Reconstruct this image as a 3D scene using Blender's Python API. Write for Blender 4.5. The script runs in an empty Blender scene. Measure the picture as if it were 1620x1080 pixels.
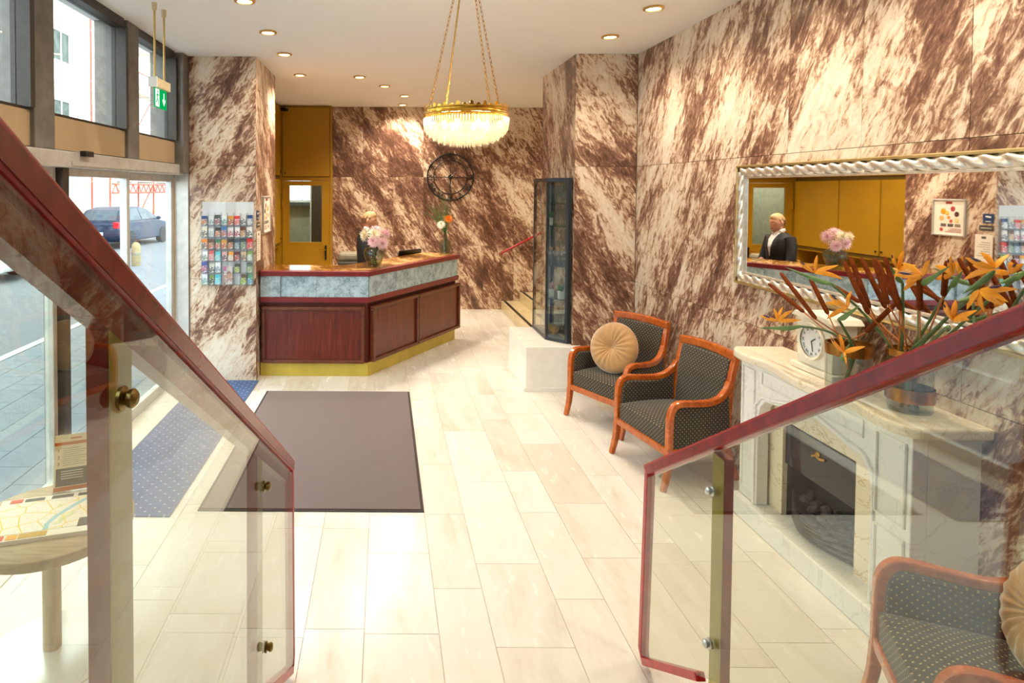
import bpy, bmesh, math, random
from mathutils import Vector, Matrix
random.seed(7)
S = bpy.context.scene
COL = S.collection
PI = math.pi

# ------------------------------------------------------------------ camera
def make_camera():
    f, th, ya, ro, px, py = 989.39, .029, -.0018, .0046, 606.0165, 326.8686
    c, s = math.cos, math.sin
    ex = Vector((c(ya), -s(ya), 0)); ey = Vector((s(ya), c(ya), 0)); ez = Vector((0, 0, 1))
    fw = c(th)*ey - s(th)*ez; u0 = s(th)*ey + c(th)*ez
    R = c(ro)*ex + s(ro)*u0; U = -s(ro)*ex + c(ro)*u0
    cam = bpy.data.cameras.new('camera'); o = bpy.data.objects.new('camera', cam); COL.objects.link(o)
    m = Matrix((R, U, -fw)).transposed().to_4x4(); m.translation = (0, 0, 2.05)
    o.matrix_world = m
    cam.sensor_width = 36; cam.lens = f/1620*36
    cam.shift_x = (810-px)/1620; cam.shift_y = -(540-py)/1620
    cam.clip_start = .05; cam.clip_end = 300
    S.camera = o
make_camera()

# ------------------------------------------------------------------ world, sun, exposure
W = bpy.data.worlds.new('world'); S.world = W; W.use_nodes = True
bg = W.node_tree.nodes['Background']; bg.inputs[0].default_value = (.86, .93, 1, 1); bg.inputs[1].default_value = 5.6
sun = bpy.data.lights.new('sun', 'SUN'); sun.energy = 3; sun.angle = .02; sun.color = (1, .95, .86)
so = bpy.data.objects.new('sun', sun); COL.objects.link(so)
so.rotation_euler = Vector((-.62, .25, -.95)).to_track_quat('-Z', 'Y').to_euler()
S.view_settings.view_transform = 'Standard'; S.view_settings.look = 'None'
S.view_settings.gamma = 1; S.view_settings.use_curve_mapping = False
S.view_settings.exposure = 0.52
SPOT_W, CHAND_W = 60, 8          # lamp powers used by the lamp builders below

# ------------------------------------------------------------------ materials
def lin(c):
    if isinstance(c, str):
        c = c.lstrip('#'); c = [int(c[i:i+2], 16)/255 for i in (0, 2, 4)]
    return tuple(((x/12.92) if x <= .04045 else ((x+.055)/1.055)**2.4) for x in c[:3]) + (1,)
class NT:
    def __init__(s, name):
        s.m = bpy.data.materials.new(name); s.m.use_nodes = True; s.t = s.m.node_tree
        s.b = s.t.nodes['Principled BSDF']; s.out = s.t.nodes['Material Output']
    def n(s, typ, **k):
        nd = s.t.nodes.new(typ)
        for a, v in k.items():
            if a.startswith('i_'):
                nd.inputs[int(a[2:])].default_value = v
            else: setattr(nd, a, v)
        return nd
    def l(s, a, b): s.t.links.new(a, b)
    def ramp(s, fac, stops, interp='LINEAR'):
        r = s.n('ShaderNodeValToRGB'); e = r.color_ramp; e.interpolation = interp
        while len(e.elements) < len(stops): e.elements.new(.5)
        for el, (p, c) in zip(e.elements, stops): el.position = p; el.color = lin(c) if isinstance(c, str) else c
        s.l(fac, r.inputs[0]); return r
    def math(s, op, a, b=None, c=None):
        nd = s.n('ShaderNodeMath', operation=op)
        for i, v in enumerate((a, b, c)):
            if v is None: continue
            if isinstance(v, (int, float)): nd.inputs[i].default_value = v
            else: s.l(v, nd.inputs[i])
        return nd.outputs[0]
    def set(s, color=None, rough=None, metal=None, spec=None, coat=None, sheen=None):
        b = s.b
        if color is not None: b.inputs['Base Color'].default_value = lin(color)
        if rough is not None: b.inputs['Roughness'].default_value = rough
        if metal is not None: b.inputs['Metallic'].default_value = metal
        if spec is not None: b.inputs['Specular IOR Level'].default_value = spec
        if coat is not None: b.inputs['Coat Weight'].default_value = coat; b.inputs['Coat Roughness'].default_value = .08
        if sheen is not None: b.inputs['Sheen Weight'].default_value = sheen
        return s
def coord(T, kind='Object', scale=(1, 1, 1), rot=(0, 0, 0)):
    tc = T.n('ShaderNodeTexCoord'); mp = T.n('ShaderNodeMapping')
    mp.inputs['Scale'].default_value = scale; mp.inputs['Rotation'].default_value = rot
    T.l(tc.outputs[kind], mp.inputs[0]); return mp.outputs[0]
def noise(T, vec, scale, detail=4, rough=.5, dist=0):
    n = T.n('ShaderNodeTexNoise'); n.inputs['Scale'].default_value = scale; n.inputs['Detail'].default_value = detail
    n.inputs['Roughness'].default_value = rough; n.inputs['Distortion'].default_value = dist
    T.l(vec, n.inputs['Vector']); return n.outputs[0]
def bump(T, fac, strength=.2, dist=.01):
    b = T.n('ShaderNodeBump'); b.inputs['Strength'].default_value = strength; b.inputs['Distance'].default_value = dist
    T.l(fac, b.inputs['Height']); T.l(b.outputs[0], T.b.inputs['Normal'])
MATS = {}
def plain(name, color, rough=.5, metal=0, var=.12, vs=12, spec=None, coat=None, sheen=None, bmp=0, stretch=(1, 1, 1)):
    """one colour with a little procedural variation"""
    T = NT(name).set(color, rough, metal, spec, coat, sheen)
    v = coord(T, 'Object', stretch); f = noise(T, v, vs, 5, .6)
    c = lin(color); lo = tuple(x*(1-var) for x in c[:3])+(1,); hi = tuple(min(1, x*(1+var)) for x in c[:3])+(1,)
    r = T.ramp(f, [(.3, lo), (.7, hi)]); T.l(r.outputs[0], T.b.inputs['Base Color'])
    if bmp: bump(T, f, bmp, .005)
    MATS[name] = T.m; return T.m
def emit(name, color, strength):
    T = NT(name); e = T.n('ShaderNodeEmission'); e.inputs[0].default_value = lin(color); e.inputs[1].default_value = strength
    T.l(e.outputs[0], T.out.inputs[0]); MATS[name] = T.m; return T.m
def glass(name, tint='#ffffff', base=.04, rough=0.0, body=0.0, bodycol='#ffffff'):
    """sheet glass: symmetric Schlick reflection over a clear body"""
    T = NT(name); t = T.n('ShaderNodeBsdfTransparent'); t.inputs[0].default_value = lin(tint)
    g = T.n('ShaderNodeBsdfGlossy'); g.inputs['Roughness'].default_value = rough
    lw = T.n('ShaderNodeLayerWeight'); lw.inputs[0].default_value = .5
    f = T.math('ADD', T.math('MULTIPLY', T.math('POWER', lw.outputs['Facing'], 5), 1-base), base)
    mx = T.n('ShaderNodeMixShader'); T.l(f, mx.inputs[0]); T.l(g.outputs[0], mx.inputs[2])
    if body:
        d = T.n('ShaderNodeBsdfDiffuse'); d.inputs[0].default_value = lin(bodycol)
        m2 = T.n('ShaderNodeMixShader'); m2.inputs[0].default_value = body; T.l(t.outputs[0], m2.inputs[1]); T.l(d.outputs[0], m2.inputs[2])
        T.l(m2.outputs[0], mx.inputs[1])
    else: T.l(t.outputs[0], mx.inputs[1])
    T.l(mx.outputs[0], T.out.inputs[0]); MATS[name] = T.m; return T.m
def wallmarble(name, A, B, rough=.22, cols=None, fa=2.9, fb=.95, th=0.0):
    """brown and cream torn-streak stone; A = direction across the streaks, B = along them"""
    T = NT(name).set(rough=rough)
    g = T.n('ShaderNodeNewGeometry'); oi = T.n('ShaderNodeObjectInfo')
    def dot(v, k):
        d = T.n('ShaderNodeVectorMath', operation='DOT_PRODUCT'); T.l(g.outputs['Position'], d.inputs[0]); d.inputs[1].default_value = [x*k for x in v]
        return d.outputs['Value']
    cb = T.n('ShaderNodeCombineXYZ')
    T.l(dot(A, fa), cb.inputs[0]); T.l(dot(B, fb), cb.inputs[1])
    T.l(T.math('MULTIPLY', oi.outputs['Random'], .6), cb.inputs[2])
    n1 = noise(T, cb.outputs[0], 1, 4, .55, .5)
    sc = T.n('ShaderNodeVectorMath', operation='SCALE'); T.l(cb.outputs[0], sc.inputs[0]); sc.inputs['Scale'].default_value = 7.0
    n2 = noise(T, sc.outputs[0], 1, 7, .66, 1.1)
    sc3 = T.n('ShaderNodeVectorMath', operation='SCALE'); T.l(cb.outputs[0], sc3.inputs[0]); sc3.inputs['Scale'].default_value = 30
    n3 = noise(T, sc3.outputs[0], 1, 5, .6, .4)
    f = T.math('ADD', T.math('MULTIPLY', n1, .46), T.math('ADD', T.math('MULTIPLY', n2, .40), T.math('MULTIPLY', n3, .14)))
    f = T.math('ADD', f, th)
    cols = cols or ['#54392c', '#735143', '#97725c', '#c3a288', '#ddc8af', '#eadfcf']
    r = T.ramp(f, [(.38, cols[0]), (.44, cols[1]), (.482, cols[2]), (.506, cols[3]), (.535, cols[4]), (.62, cols[5])])
    T.l(r.outputs[0], T.b.inputs['Base Color'])
    bump(T, n2, .04, .004)
    MATS[name] = T.m; return T.m
def wood(name, dark, light, rough=.3, axis=(6, 6, .8), coat=.2, sc=3.0):
    T = NT(name).set(rough=rough, coat=coat); v = coord(T, 'Object', axis)
    n = noise(T, v, sc, 7, .62, 1.2); r = T.ramp(n, [(.3, dark), (.7, light)]); T.l(r.outputs[0], T.b.inputs['Base Color'])
    MATS[name] = T.m; return T.m
def dotted(name, ground, dotc, scale=42, thr=.16, rough=.85, diamond=True, rot=PI/4, noisevar=.25):
    T = NT(name).set(ground, rough, sheen=.2)
    tc = T.n('ShaderNodeTexCoord'); mp = T.n('ShaderNodeMapping'); mp.inputs['Rotation'].default_value = (0, 0, rot); T.l(tc.outputs['UV'], mp.inputs[0])
    vo = T.n('ShaderNodeTexVoronoi', voronoi_dimensions='2D', distance='MANHATTAN' if diamond else 'EUCLIDEAN'); vo.inputs['Scale'].default_value = scale; vo.inputs['Randomness'].default_value = 0
    T.l(mp.outputs[0], vo.inputs['Vector'])
    k = T.math('LESS_THAN', vo.outputs['Distance'], thr)
    nz = noise(T, coord(T), 260, 3, .6); c = lin(ground)
    gr = T.ramp(nz, [(.3, tuple(x*(1-noisevar) for x in c[:3])+(1,)), (.7, tuple(x*(1+noisevar) for x in c[:3])+(1,))])
    mx = T.n('ShaderNodeMix', data_type='RGBA'); T.l(k, mx.inputs[0]); T.l(gr.outputs[0], mx.inputs[6]); mx.inputs[7].default_value = lin(dotc)
    T.l(mx.outputs[2], T.b.inputs['Base Color']); bump(T, nz, .25, .002)
    MATS[name] = T.m; return T.m
r2 = math.sqrt(.5)
def nrm(v): return tuple(Vector(v).normalized())
# streaks lean: on the right wall they rise towards the viewer, on the back wall they fall to the right
MR = wallmarble('marble_right', nrm((0, .86, .5)), nrm((0, -.5, .86)), th=.004)
MBK = wallmarble('marble_back', nrm((.82, 0, .57)), nrm((-.57, 0, .82)), th=-.02)
MC = wallmarble('marble_pier', nrm((.85, 0, .53)), nrm((-.53, 0, .85)), th=-.018)
MS = wallmarble('marble_side', nrm((0, .88, -.47)), nrm((0, .47, .88)), th=-.012)
ML = wallmarble('marble_left', nrm((.82, 0, -.57)), nrm((.57, 0, .82)), th=.014)
MTOP = wallmarble('marble_counter_top', nrm((.8, .6, 0)), nrm((-.6, .8, 0)), rough=.12, th=-.02, cols=['#40260f', '#6b4218', '#94622a', '#b98545', '#d9ad6c', '#ebcf9a'])
def floormarble():
    T = NT('floor_marble').set(rough=.2)
    g = T.n('ShaderNodeNewGeometry'); oi = T.n('ShaderNodeObjectInfo')
    ad = T.n('ShaderNodeVectorMath', operation='MULTIPLY_ADD'); T.l(g.outputs['Position'], ad.inputs[0]); ad.inputs[1].default_value = (3.2, .8, 1)
    cb = T.n('ShaderNodeCombineXYZ'); T.l(T.math('MULTIPLY', oi.outputs['Random'], 60), cb.inputs[2]); T.l(T.math('MULTIPLY', oi.outputs['Random'], 23), cb.inputs[0]); T.l(cb.outputs[0], ad.inputs[2])
    n1 = noise(T, ad.outputs[0], 1.1, 8, .6, .9)
    n2 = noise(T, ad.outputs[0], 5, 6, .65, .6)
    f = T.math('ADD', T.math('MULTIPLY', n1, .75), T.math('MULTIPLY', n2, .25))
    r = T.ramp(f, [(.30, '#d3cabb'), (.40, '#e2dcd2'), (.5, '#e9e5df'), (.7, '#edebe6')])
    mx = T.n('ShaderNodeMix', data_type='RGBA', blend_type='MULTIPLY'); mx.inputs[0].default_value = 1
    T.l(r.outputs[0], mx.inputs[6])
    tv = T.ramp(oi.outputs['Random'], [(0, '#f5f1ea'), (.5, '#ffffff'), (1, '#faf7f2')]); T.l(tv.outputs[0], mx.inputs[7])
    T.l(mx.outputs[2], T.b.inputs['Base Color'])
    rr = T.ramp(n2, [(.3, (.16, .16, .16, 1)), (.7, (.30, .30, .30, 1))]); T.l(rr.outputs[0], T.b.inputs['Roughness'])
    MATS['floor_marble'] = T.m; return T.m
FM = floormarble()
GROUT = plain('grout', '#cfc3ab', .8)
GROUTW = plain('wall_grout', '#b08a5a', .7)
CEIL = plain('ceiling_paint', '#f4f1ec', .8, var=.03, vs=60, bmp=.15)
WHITEM = plain('white_marble', '#eeebe4', .25, var=.06, vs=7)
def veined(name, base, vein, sc=6, rough=.22):
    T = NT(name).set(rough=rough); v = coord(T, 'Object'); n = noise(T, v, sc, 9, .6, 1.6)
    r = T.ramp(n, [(.40, base), (.49, base), (.5, vein), (.515, base), (.7, base)]); T.l(r.outputs[0], T.b.inputs['Base Color']); MATS[name] = T.m; return T.m
CARR = veined('carrara_marble', '#efece6', '#d9d6cf', 3)
BEIGE = veined('beige_marble', '#efe0c4', '#c7a673', 3)
MANT = veined('mantel_marble', '#f0e3cc', '#d6b98e', 5)
RED = plain('red_lacquer', '#a8171c', .35, var=.3, vs=25, coat=.2)
REDD = plain('dark_red_lacquer', '#861917', .25, var=.35, vs=18, coat=.1)
REDB = plain('counter_red', '#7a1a22', .35, var=.15, coat=.2)
OLIVE = plain('olive_gold_paint', '#a38d1c', .35, var=.2, coat=.3)
KICK = plain('kick_gold', '#c9b249', .4, metal=.15, var=.12, vs=5)
BRASS = plain('brass', '#c59a3e', .25, 1, var=.1)
DBRASS = plain('aged_brass', '#8a7443', .3, 1, var=.3, vs=60)
GOLD = plain('chandelier_gold', '#dba640', .22, 1, var=.1)
STEEL = plain('steel', '#b9b9b9', .3, 1)
MUST = plain('mustard_paint', '#a5790f', .38, var=.06, vs=3)
MUSTD = plain('mustard_groove', '#5a4108', .5)
BLACKM = plain('black_metal', '#1b1a1b', .4, var=.2)
SHOWF = plain('showcase_frame', '#2e3237', .35, metal=.3)
BROWNM = plain('brown_steel', '#3f3630', .42, metal=.3, var=.2, vs=30)
GREYP = plain('grey_steel_post', '#77716b', .5, metal=.2, var=.25, vs=9)
BRONZE = plain('bronze_panel', '#bea583', .4, metal=.15, var=.1, vs=2)
ALU = plain('silver_aluminium', '#cfcdc8', .35, metal=.4)
CHERRY = wood('cherry_wood', '#9a3f0c', '#cf6b1e', .25, (5, 5, 5), .5)
MAHOG = wood('mahogany_board', '#4a160e', '#7c2f1f', .35, (9, 9, .7), .15, 4)
MAHF = wood('mahogany_frame', '#4b2010', '#7a3d1e', .4, (5, 5, 5), .2)
OAK = wood('pale_oak', '#9c8461', '#c2a981', .5, (2, 14, 4), .0)
OAKL = wood('oak_leg', '#a8916e', '#c9b490', .5, (8, 8, 1), .0)
MATB = plain('mat_pile', '#665350', .95, var=.4, vs=160, sheen=.3, bmp=.6)
MATE = plain('mat_rubber', '#3c3334', .8)
CARP = dotted('blue_dot_carpet', '#244a80', '#a9b3bd', 15.5, .11, .95, False)
FAB = dotted('charcoal_dot_fabric', '#2f2b27', '#b49a63', 44, .2, .8)
TANV = plain('tan_velvet', '#b78a54', .7, var=.18, vs=9, sheen=.8)
ACRY = glass('clear_acrylic', '#fbfdff', .05, .02, .04, '#f2f6fa')
PANE = glass('window_glass', '#f4faf8', .04)
RAILG = glass('railing_glass', '#f3f5ee', .06)
SHOWG = glass('showcase_glass', '#eef4f2', .05)
VASEG = glass('smoky_vase_glass', '#e6ece6', .06)
CLEARV = glass('clear_vase_glass', '#f3f6f4', .06)
WATER = glass('vase_water', '#b9c8b2', .03)
MIRR = NT('mirror_silver').set('#f2f2f0', .015, 1).m
SILV = plain('silver_leaf', '#efe9dd', .3, .85, var=.15, vs=30)
GILT = plain('pale_gilt', '#dcc68c', .3, .9, var=.12, vs=20)
CREAM = plain('cream_paint', '#efe7d2', .5)
WHITE = plain('white_paint', '#f2f2f0', .5, var=.03)
PAPER = plain('paper', '#efe6d6', .8, var=.03)
BLACK = plain('black_plastic', '#141414', .35)
GREENP = plain('exit_green', '#00a650', .5, var=.02)
# ------------------------------------------------------------------ mesh builder
class MB:
    def __init__(s): s.v = []; s.f = []
    def add(s, vs, fs, M=None):
        o = len(s.v)
        for p in vs:
            p = Vector(p); s.v.append(M @ p if M is not None else p)
        s.f += [tuple(i+o for i in q) for q in fs]; return s
    def box(s, a, b, M=None):
        x0, y0, z0 = a; x1, y1, z1 = b
        return s.add([(x0, y0, z0), (x1, y0, z0), (x1, y1, z0), (x0, y1, z0), (x0, y0, z1), (x1, y0, z1), (x1, y1, z1), (x0, y1, z1)],
                     [(0, 3, 2, 1), (4, 5, 6, 7), (0, 1, 5, 4), (1, 2, 6, 5), (2, 3, 7, 6), (3, 0, 4, 7)], M)
    def cbox(s, c, d, M=None): return s.box([c[i]-d[i]/2 for i in range(3)], [c[i]+d[i]/2 for i in range(3)], M)
    def prism(s, poly, h0, h1, M=None):
        """poly in xy, extruded in z"""
        n = len(poly); vs = [(p[0], p[1], h0) for p in poly]+[(p[0], p[1], h1) for p in poly]
        return s.add(vs, [tuple(range(n))[::-1], tuple(range(n, 2*n))]+[(i, (i+1) % n, n+(i+1) % n, n+i) for i in range(n)], M)
    def lathe(s, prof, n=24, M=None, caps=True):
        vs = []; fs = []
        for r, z in prof:
            for i in range(n): a = 2*PI*i/n; vs.append((r*math.cos(a), r*math.sin(a), z))
        for k in range(len(prof)-1):
            for i in range(n):
                j = (i+1) % n; fs.append((k*n+i, k*n+j, (k+1)*n+j, (k+1)*n+i))
        if caps:
            if prof[0][0] > 1e-5: fs.append(tuple(range(n))[::-1])
            if prof[-1][0] > 1e-5: fs.append(tuple(range((len(prof)-1)*n, len(prof)*n)))
        return s.add(vs, fs, M)
    def tube(s, pts, r, n=8, closed=False, flat=None, cap=True):
        """r: number or list; flat: (normal vector, ratio) squashes the section along that vector"""
        pts = [Vector(p) for p in pts]; m = len(pts); rs = r if isinstance(r, (list, tuple)) else [r]*m
        vs = []; fs = []; u = None
        for i, p in enumerate(pts):
            a = pts[(i-1) % m] if (closed or i > 0) else p; b = pts[(i+1) % m] if (closed or i < m-1) else p
            t = (b-a).normalized()
            if u is None:
                u = t.orthogonal().normalized()
                if flat: u = (Vector(flat[0]) - t*Vector(flat[0]).dot(t)).normalized()
            u = (u - t*u.dot(t)).normalized(); w = t.cross(u)
            for k in range(n):
                an = 2*PI*k/n; vs.append(p + (u*math.cos(an)*(flat[1] if flat else 1) + w*math.sin(an))*rs[i])
        for i in range(m if closed else m-1):
            for k in range(n):
                fs.append((i*n+k, i*n+(k+1) % n, ((i+1) % m)*n+(k+1) % n, ((i+1) % m)*n+k))
        if not closed and cap: fs += [tuple(range(n))[::-1], tuple(range((m-1)*n, m*n))]
        return s.add(vs, fs)
    def sweep(s, path, w, t, wv=(0, 1, 0)):
        """rectangular bar along path; w along the fixed vector wv, t across it; w, t number or list"""
        path = [Vector(p) for p in path]; m = len(path); W = Vector(wv).normalized(); vs = []; fs = []
        ws = w if isinstance(w, (list, tuple)) else [w]*m; ts = t if isinstance(t, (list, tuple)) else [t]*m
        for i, p in enumerate(path):
            a = path[max(0, i-1)]; b = path[min(m-1, i+1)]; d = (b-a).normalized(); nn = d.cross(W).normalized()
            for sx, sy in ((-1, -1), (1, -1), (1, 1), (-1, 1)): vs.append(p + W*sx*ws[i]/2 + nn*sy*ts[i]/2)
        for i in range(m-1):
            for k in range(4): fs.append((i*4+k, i*4+(k+1) % 4, (i+1)*4+(k+1) % 4, (i+1)*4+k))
        fs += [(3, 2, 1, 0), tuple(range((m-1)*4, m*4))]
        return s.add(vs, fs)
    def ball(s, c, r, nu=12, nv=8, M=None):
        rx, ry, rz = r if isinstance(r, (list, tuple)) else (r, r, r)
        vs = [(c[0], c[1], c[2]-rz)]; fs = []
        for j in range(1, nv):
            a = PI*j/nv-PI/2
            for i in range(nu):
                b = 2*PI*i/nu; vs.append((c[0]+rx*math.cos(a)*math.cos(b), c[1]+ry*math.cos(a)*math.sin(b), c[2]+rz*math.sin(a)))
        vs.append((c[0], c[1], c[2]+rz)); L = len(vs)-1
        for i in range(nu):
            j = (i+1) % nu; fs.append((0, 1+j, 1+i)); fs.append((L, L-nu+i, L-nu+j))
        for k in range(nv-2):
            for i in range(nu):
                j = (i+1) % nu; fs.append((1+k*nu+i, 1+k*nu+j, 1+(k+1)*nu+j, 1+(k+1)*nu+i))
        return s.add(vs, fs, M)
    def grid(s, fn, nu, nv, closeu=False):
        vs = [fn(i/(nu if closeu else nu-1), j/(nv-1)) for j in range(nv) for i in range(nu)]; fs = []
        for j in range(nv-1):
            for i in range(nu if closeu else nu-1):
                k = (i+1) % nu; fs.append((j*nu+i, j*nu+k, (j+1)*nu+k, (j+1)*nu+i))
        return s.add(vs, fs)
    def build(s, name, mat, parent=None, smooth=False, bevel=0, uv=False, label=None, fixn=True, sub=0, segs=2):
        me = bpy.data.meshes.new(name)
        if parent is None:
            xs = [p.x for p in s.v]; ys = [p.y for p in s.v]; zs = [p.z for p in s.v]
            off = Vector(((min(xs)+max(xs))/2, (min(ys)+max(ys))/2, min(zs)))
        else: off = OFF[parent.name]
        me.from_pydata([tuple(p-off) for p in s.v], [], s.f); me.validate()
        if fixn:
            bm = bmesh.new(); bm.from_mesh(me); bmesh.ops.recalc_face_normals(bm, faces=bm.faces); bm.to_mesh(me); bm.free()
        if uv:
            L = me.uv_layers.new(name='uv')
            for p in me.polygons:
                n = p.normal; ax = max(range(3), key=lambda i: abs(n[i]))
                for li in p.loop_indices:
                    c = me.vertices[me.loops[li].vertex_index].co
                    L.data[li].uv = (c.y, c.z) if ax == 0 else ((c.x, c.z) if ax == 1 else (c.x, c.y))
        if smooth:
            for p in me.polygons: p.use_smooth = True
        me.materials.append(MATS[mat] if isinstance(mat, str) else mat)
        o = bpy.data.objects.new(name, me); COL.objects.link(o)
        if parent is None: o.location = off
        else: o.parent = parent
        OFF[o.name] = off
        if bevel:
            b = o.modifiers.new('bevel', 'BEVEL'); b.width = bevel; b.segments = segs; b.limit_method = 'ANGLE'; b.angle_limit = .6
        if sub:
            b = o.modifiers.new('sub', 'SUBSURF'); b.levels = sub; b.render_levels = sub
        if smooth and not sub:
            try: me.set_sharp_from_angle(angle=.9)
            except Exception: pass
        if label: o['label'] = label
        return o
OFF = {}
def empty(name, loc, label=None, cat=None, group=None, kind=None):
    o = bpy.data.objects.new(name, None); o.empty_display_size = .1; COL.objects.link(o); o.location = loc
    OFF[o.name] = Vector(loc); return tag(o, label, cat, group, kind)
def tag(o, label=None, cat=None, group=None, kind=None):
    if label: o['label'] = label
    if cat: o['category'] = cat
    if group: o['group'] = group
    if kind: o['kind'] = kind
    return o
def struct(o, label=None): return tag(o, label, None, None, 'structure')
def clone(o, parent=None):
    c = o.copy(); COL.objects.link(c)
    if parent is not None: c.parent = parent
    OFF[c.name] = OFF.get(o.name, Vector())
    for ch in list(o.children): clone(ch, c)
    return c
def textmesh(name, body, size, mat, M, parent=None, align='CENTER', ext=.001):
    cu = bpy.data.curves.new('t', 'FONT'); cu.body = body; cu.size = size; cu.align_x = align; cu.align_y = 'CENTER'; cu.extrude = ext; cu.resolution_u = 3
    t = bpy.data.objects.new('t', cu); COL.objects.link(t)
    me = bpy.data.meshes.new_from_object(t.evaluated_get(bpy.context.evaluated_depsgraph_get()))
    b = MB(); b.add([v.co for v in me.vertices], [tuple(p.vertices) for p in me.polygons], M)
    bpy.data.objects.remove(t); bpy.data.curves.remove(cu); bpy.data.meshes.remove(me)
    return b.build(name, mat, parent)
def frame_M(o, x, y):
    """matrix mapping local xy onto the directions x, y at point o"""
    x = Vector(x).normalized(); y = Vector(y).normalized(); z = x.cross(y)
    m = Matrix((x, y, z)).transposed().to_4x4(); m.translation = Vector(o); return m
def T4(x, y, z): return Matrix.Translation((x, y, z))
def RZ(a): return Matrix.Rotation(a, 4, 'Z')

# ================================================================== the setting
H = 3.4265
floor = struct(MB().box((-2.2, -4, -.12), (4.6, 10.8, -.004)).build('floor', GROUT))
tile_meshes = {}
def floor_tile(x0, x1, y0, y1):
    k = (round(x1-x0, 3), round(y1-y0, 3))
    if k not in tile_meshes:
        o = MB().box((-k[0]/2+.0015, -k[1]/2+.0015, -.02), (k[0]/2-.0015, k[1]/2-.0015, 0)).build('floor_tile', FM)
        o.data.transform(Matrix.Translation((0, 0, -.02))); tile_meshes[k] = o.data; bpy.data.objects.remove(o)
    o = bpy.data.objects.new('floor_tile', tile_meshes[k]); COL.objects.link(o); o.parent = floor
    o.location = Vector(((x0+x1)/2, (y0+y1)/2, 0)) - floor.location
KJ = {(-.083): [2.18, 2.824, 3.462, 3.87, 4.75, 5.6, 6.3, 7.2], .262: [2.45, 3.154, 3.884, 4.598, 5.302, 6.02, 6.7], .51: [1.95, 2.743, 3.368, 4.33, 5.245, 6.187, 6.9],
      .865: [2.2, 3.076, 3.913, 4.5, 5.516, 6.2], 1.112: [2.5, 3.427, 4.031, 4.981, 5.663, 6.338]}
edges = [-2.171, -1.871, -1.624, -1.271, -1.024, -.68, -.36, -.083, .262, .51, .865, 1.112, 1.455, 1.70, 2.05, 2.3, 2.573]
for a, b in zip(edges[:-1], edges[1:]):
    js = list(KJ.get(a, [])) or [1.8+random.random()*.4]
    js = [1.4]+js if js[0] > 1.9 else js
    while js[-1] < 10.62: js.append(min(10.62, js[-1]+random.choice([.62, .72, .86, .94])))
    if len(js) > 2 and js[-1]-js[-2] < .12: js.pop(-2)
    for y0, y1 in zip(js[:-1], js[1:]):
        if a >= 1.9 and y1 > 6.3 and y0 < 7.8: continue
        if b < -1.35 and y0 > 6.5: continue
        floor_tile(a, b, y0, y1)
struct(MB().box((-2.42, -4.2, H), (4.6, 13.5, H+.3)).build('ceiling', CEIL))
struct(MB().box((-2.3, -4.2, -.1), (2.75, -4, H)).build('wall_rear', plain('rear_plaster', '#efe6d6', .8)))

slab_meshes = {}
def slab_wall(parent, o, ud, nd, us, zs, mat, t=.02):
    """one stone slab per cell; o origin, ud direction along the wall, nd outward normal, face t in front of o"""
    ud = Vector(ud); nd = Vector(nd); o = Vector(o)
    for u0, u1 in zip(us[:-1], us[1:]):
        for z0, z1 in zip(zs[:-1], zs[1:]):
            g = .0016; k = (mat.name, round(u1-u0, 3), round(z1-z0, 3), tuple(ud), tuple(nd))
            if k not in slab_meshes:
                hu = (u1-u0)/2-g; hz = (z1-z0)/2-g; b = MB()
                M = Matrix((ud, nd, Vector((0, 0, 1)))).transposed().to_4x4()
                b.box((-hu, 0, -hz), (hu, t, hz), M); q = b.build('marble_slab', mat); slab_meshes[k] = q.data
                q.data.transform(Matrix.Translation(q.location)); bpy.data.objects.remove(q)
            q = bpy.data.objects.new('marble_slab', slab_meshes[k]); COL.objects.link(q); q.parent = parent
            q.location = o + ud*(u0+u1)/2 + Vector((0, 0, (z0+z1)/2)) - OFF[parent.name]
ZR = [0, 1.111, 2.285, H]
wr = struct(MB().box((2.593, -4, -.1), (2.75, 6.41, H)).build('wall_right', GROUTW))
slab_wall(wr, (2.593, 0, 0), (0, 1, 0), (-1, 0, 0), [-.25, .35, .95, 1.55, 2.155, 2.764, 3.39, 4.005, 4.61, 5.2, 5.8, 6.388], ZR, MR)
wc = struct(MB().box((1.962, 6.412, -.1), (2.75, 7.698, H)).build('wall_corner', GROUTW))
slab_wall(wc, (0, 6.412, 0), (1, 0, 0), (0, -1, 0), [1.942, 2.571], ZR, MC)
slab_wall(wc, (1.962, 0, 0), (0, 1, 0), (-1, 0, 0), [6.394, 7.06, 7.72], ZR, MS)
wb = struct(MB().box((-.9, 10.63, -.1), (4.6, 10.8, H)).build('wall_back', GROUTW))
slab_wall(wb, (0, 10.63, 0), (1, 0, 0), (0, -1, 0), [-.875+i*.513 for i in range(9)], [0, 1.086, 2.244, H], MBK)
wl = struct(MB().box((-2.3, 6.612, -.1), (-1.372, 7.73, H)).build('wall_left', GROUTW))
struct(MB().box((-2.2, 6.565, 0), (-2.06, 6.611, 2.2)).build('trim_23', ALU))
slab_wall(wl, (0, 6.612, 0), (1, 0, 0), (0, -1, 0), [-2.055, -1.352], [0, 1.09, 2.281, H], ML)
slab_wall(wl, (-1.372, 0, 0), (0, 1, 0), (1, 0, 0), [6.594, 7.17, 7.75], [0, 1.09, 2.281, H], wallmarble('marble_left_side', nrm((0, .86, .5)), nrm((0, -.5, .86)), th=-.01))
struct(MB().box((-2.4, 7.73, -.1), (-2.2, 13.4, H)).build('wall_left_rear', plain('plain_wall', '#c9c2ac', .8)))
struct(MB().box((4.5, 7.7, -.1), (4.6, 10.7, H)).build('wall_corridor', plain('corridor_plaster', '#d8c7a4', .8)))
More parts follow.
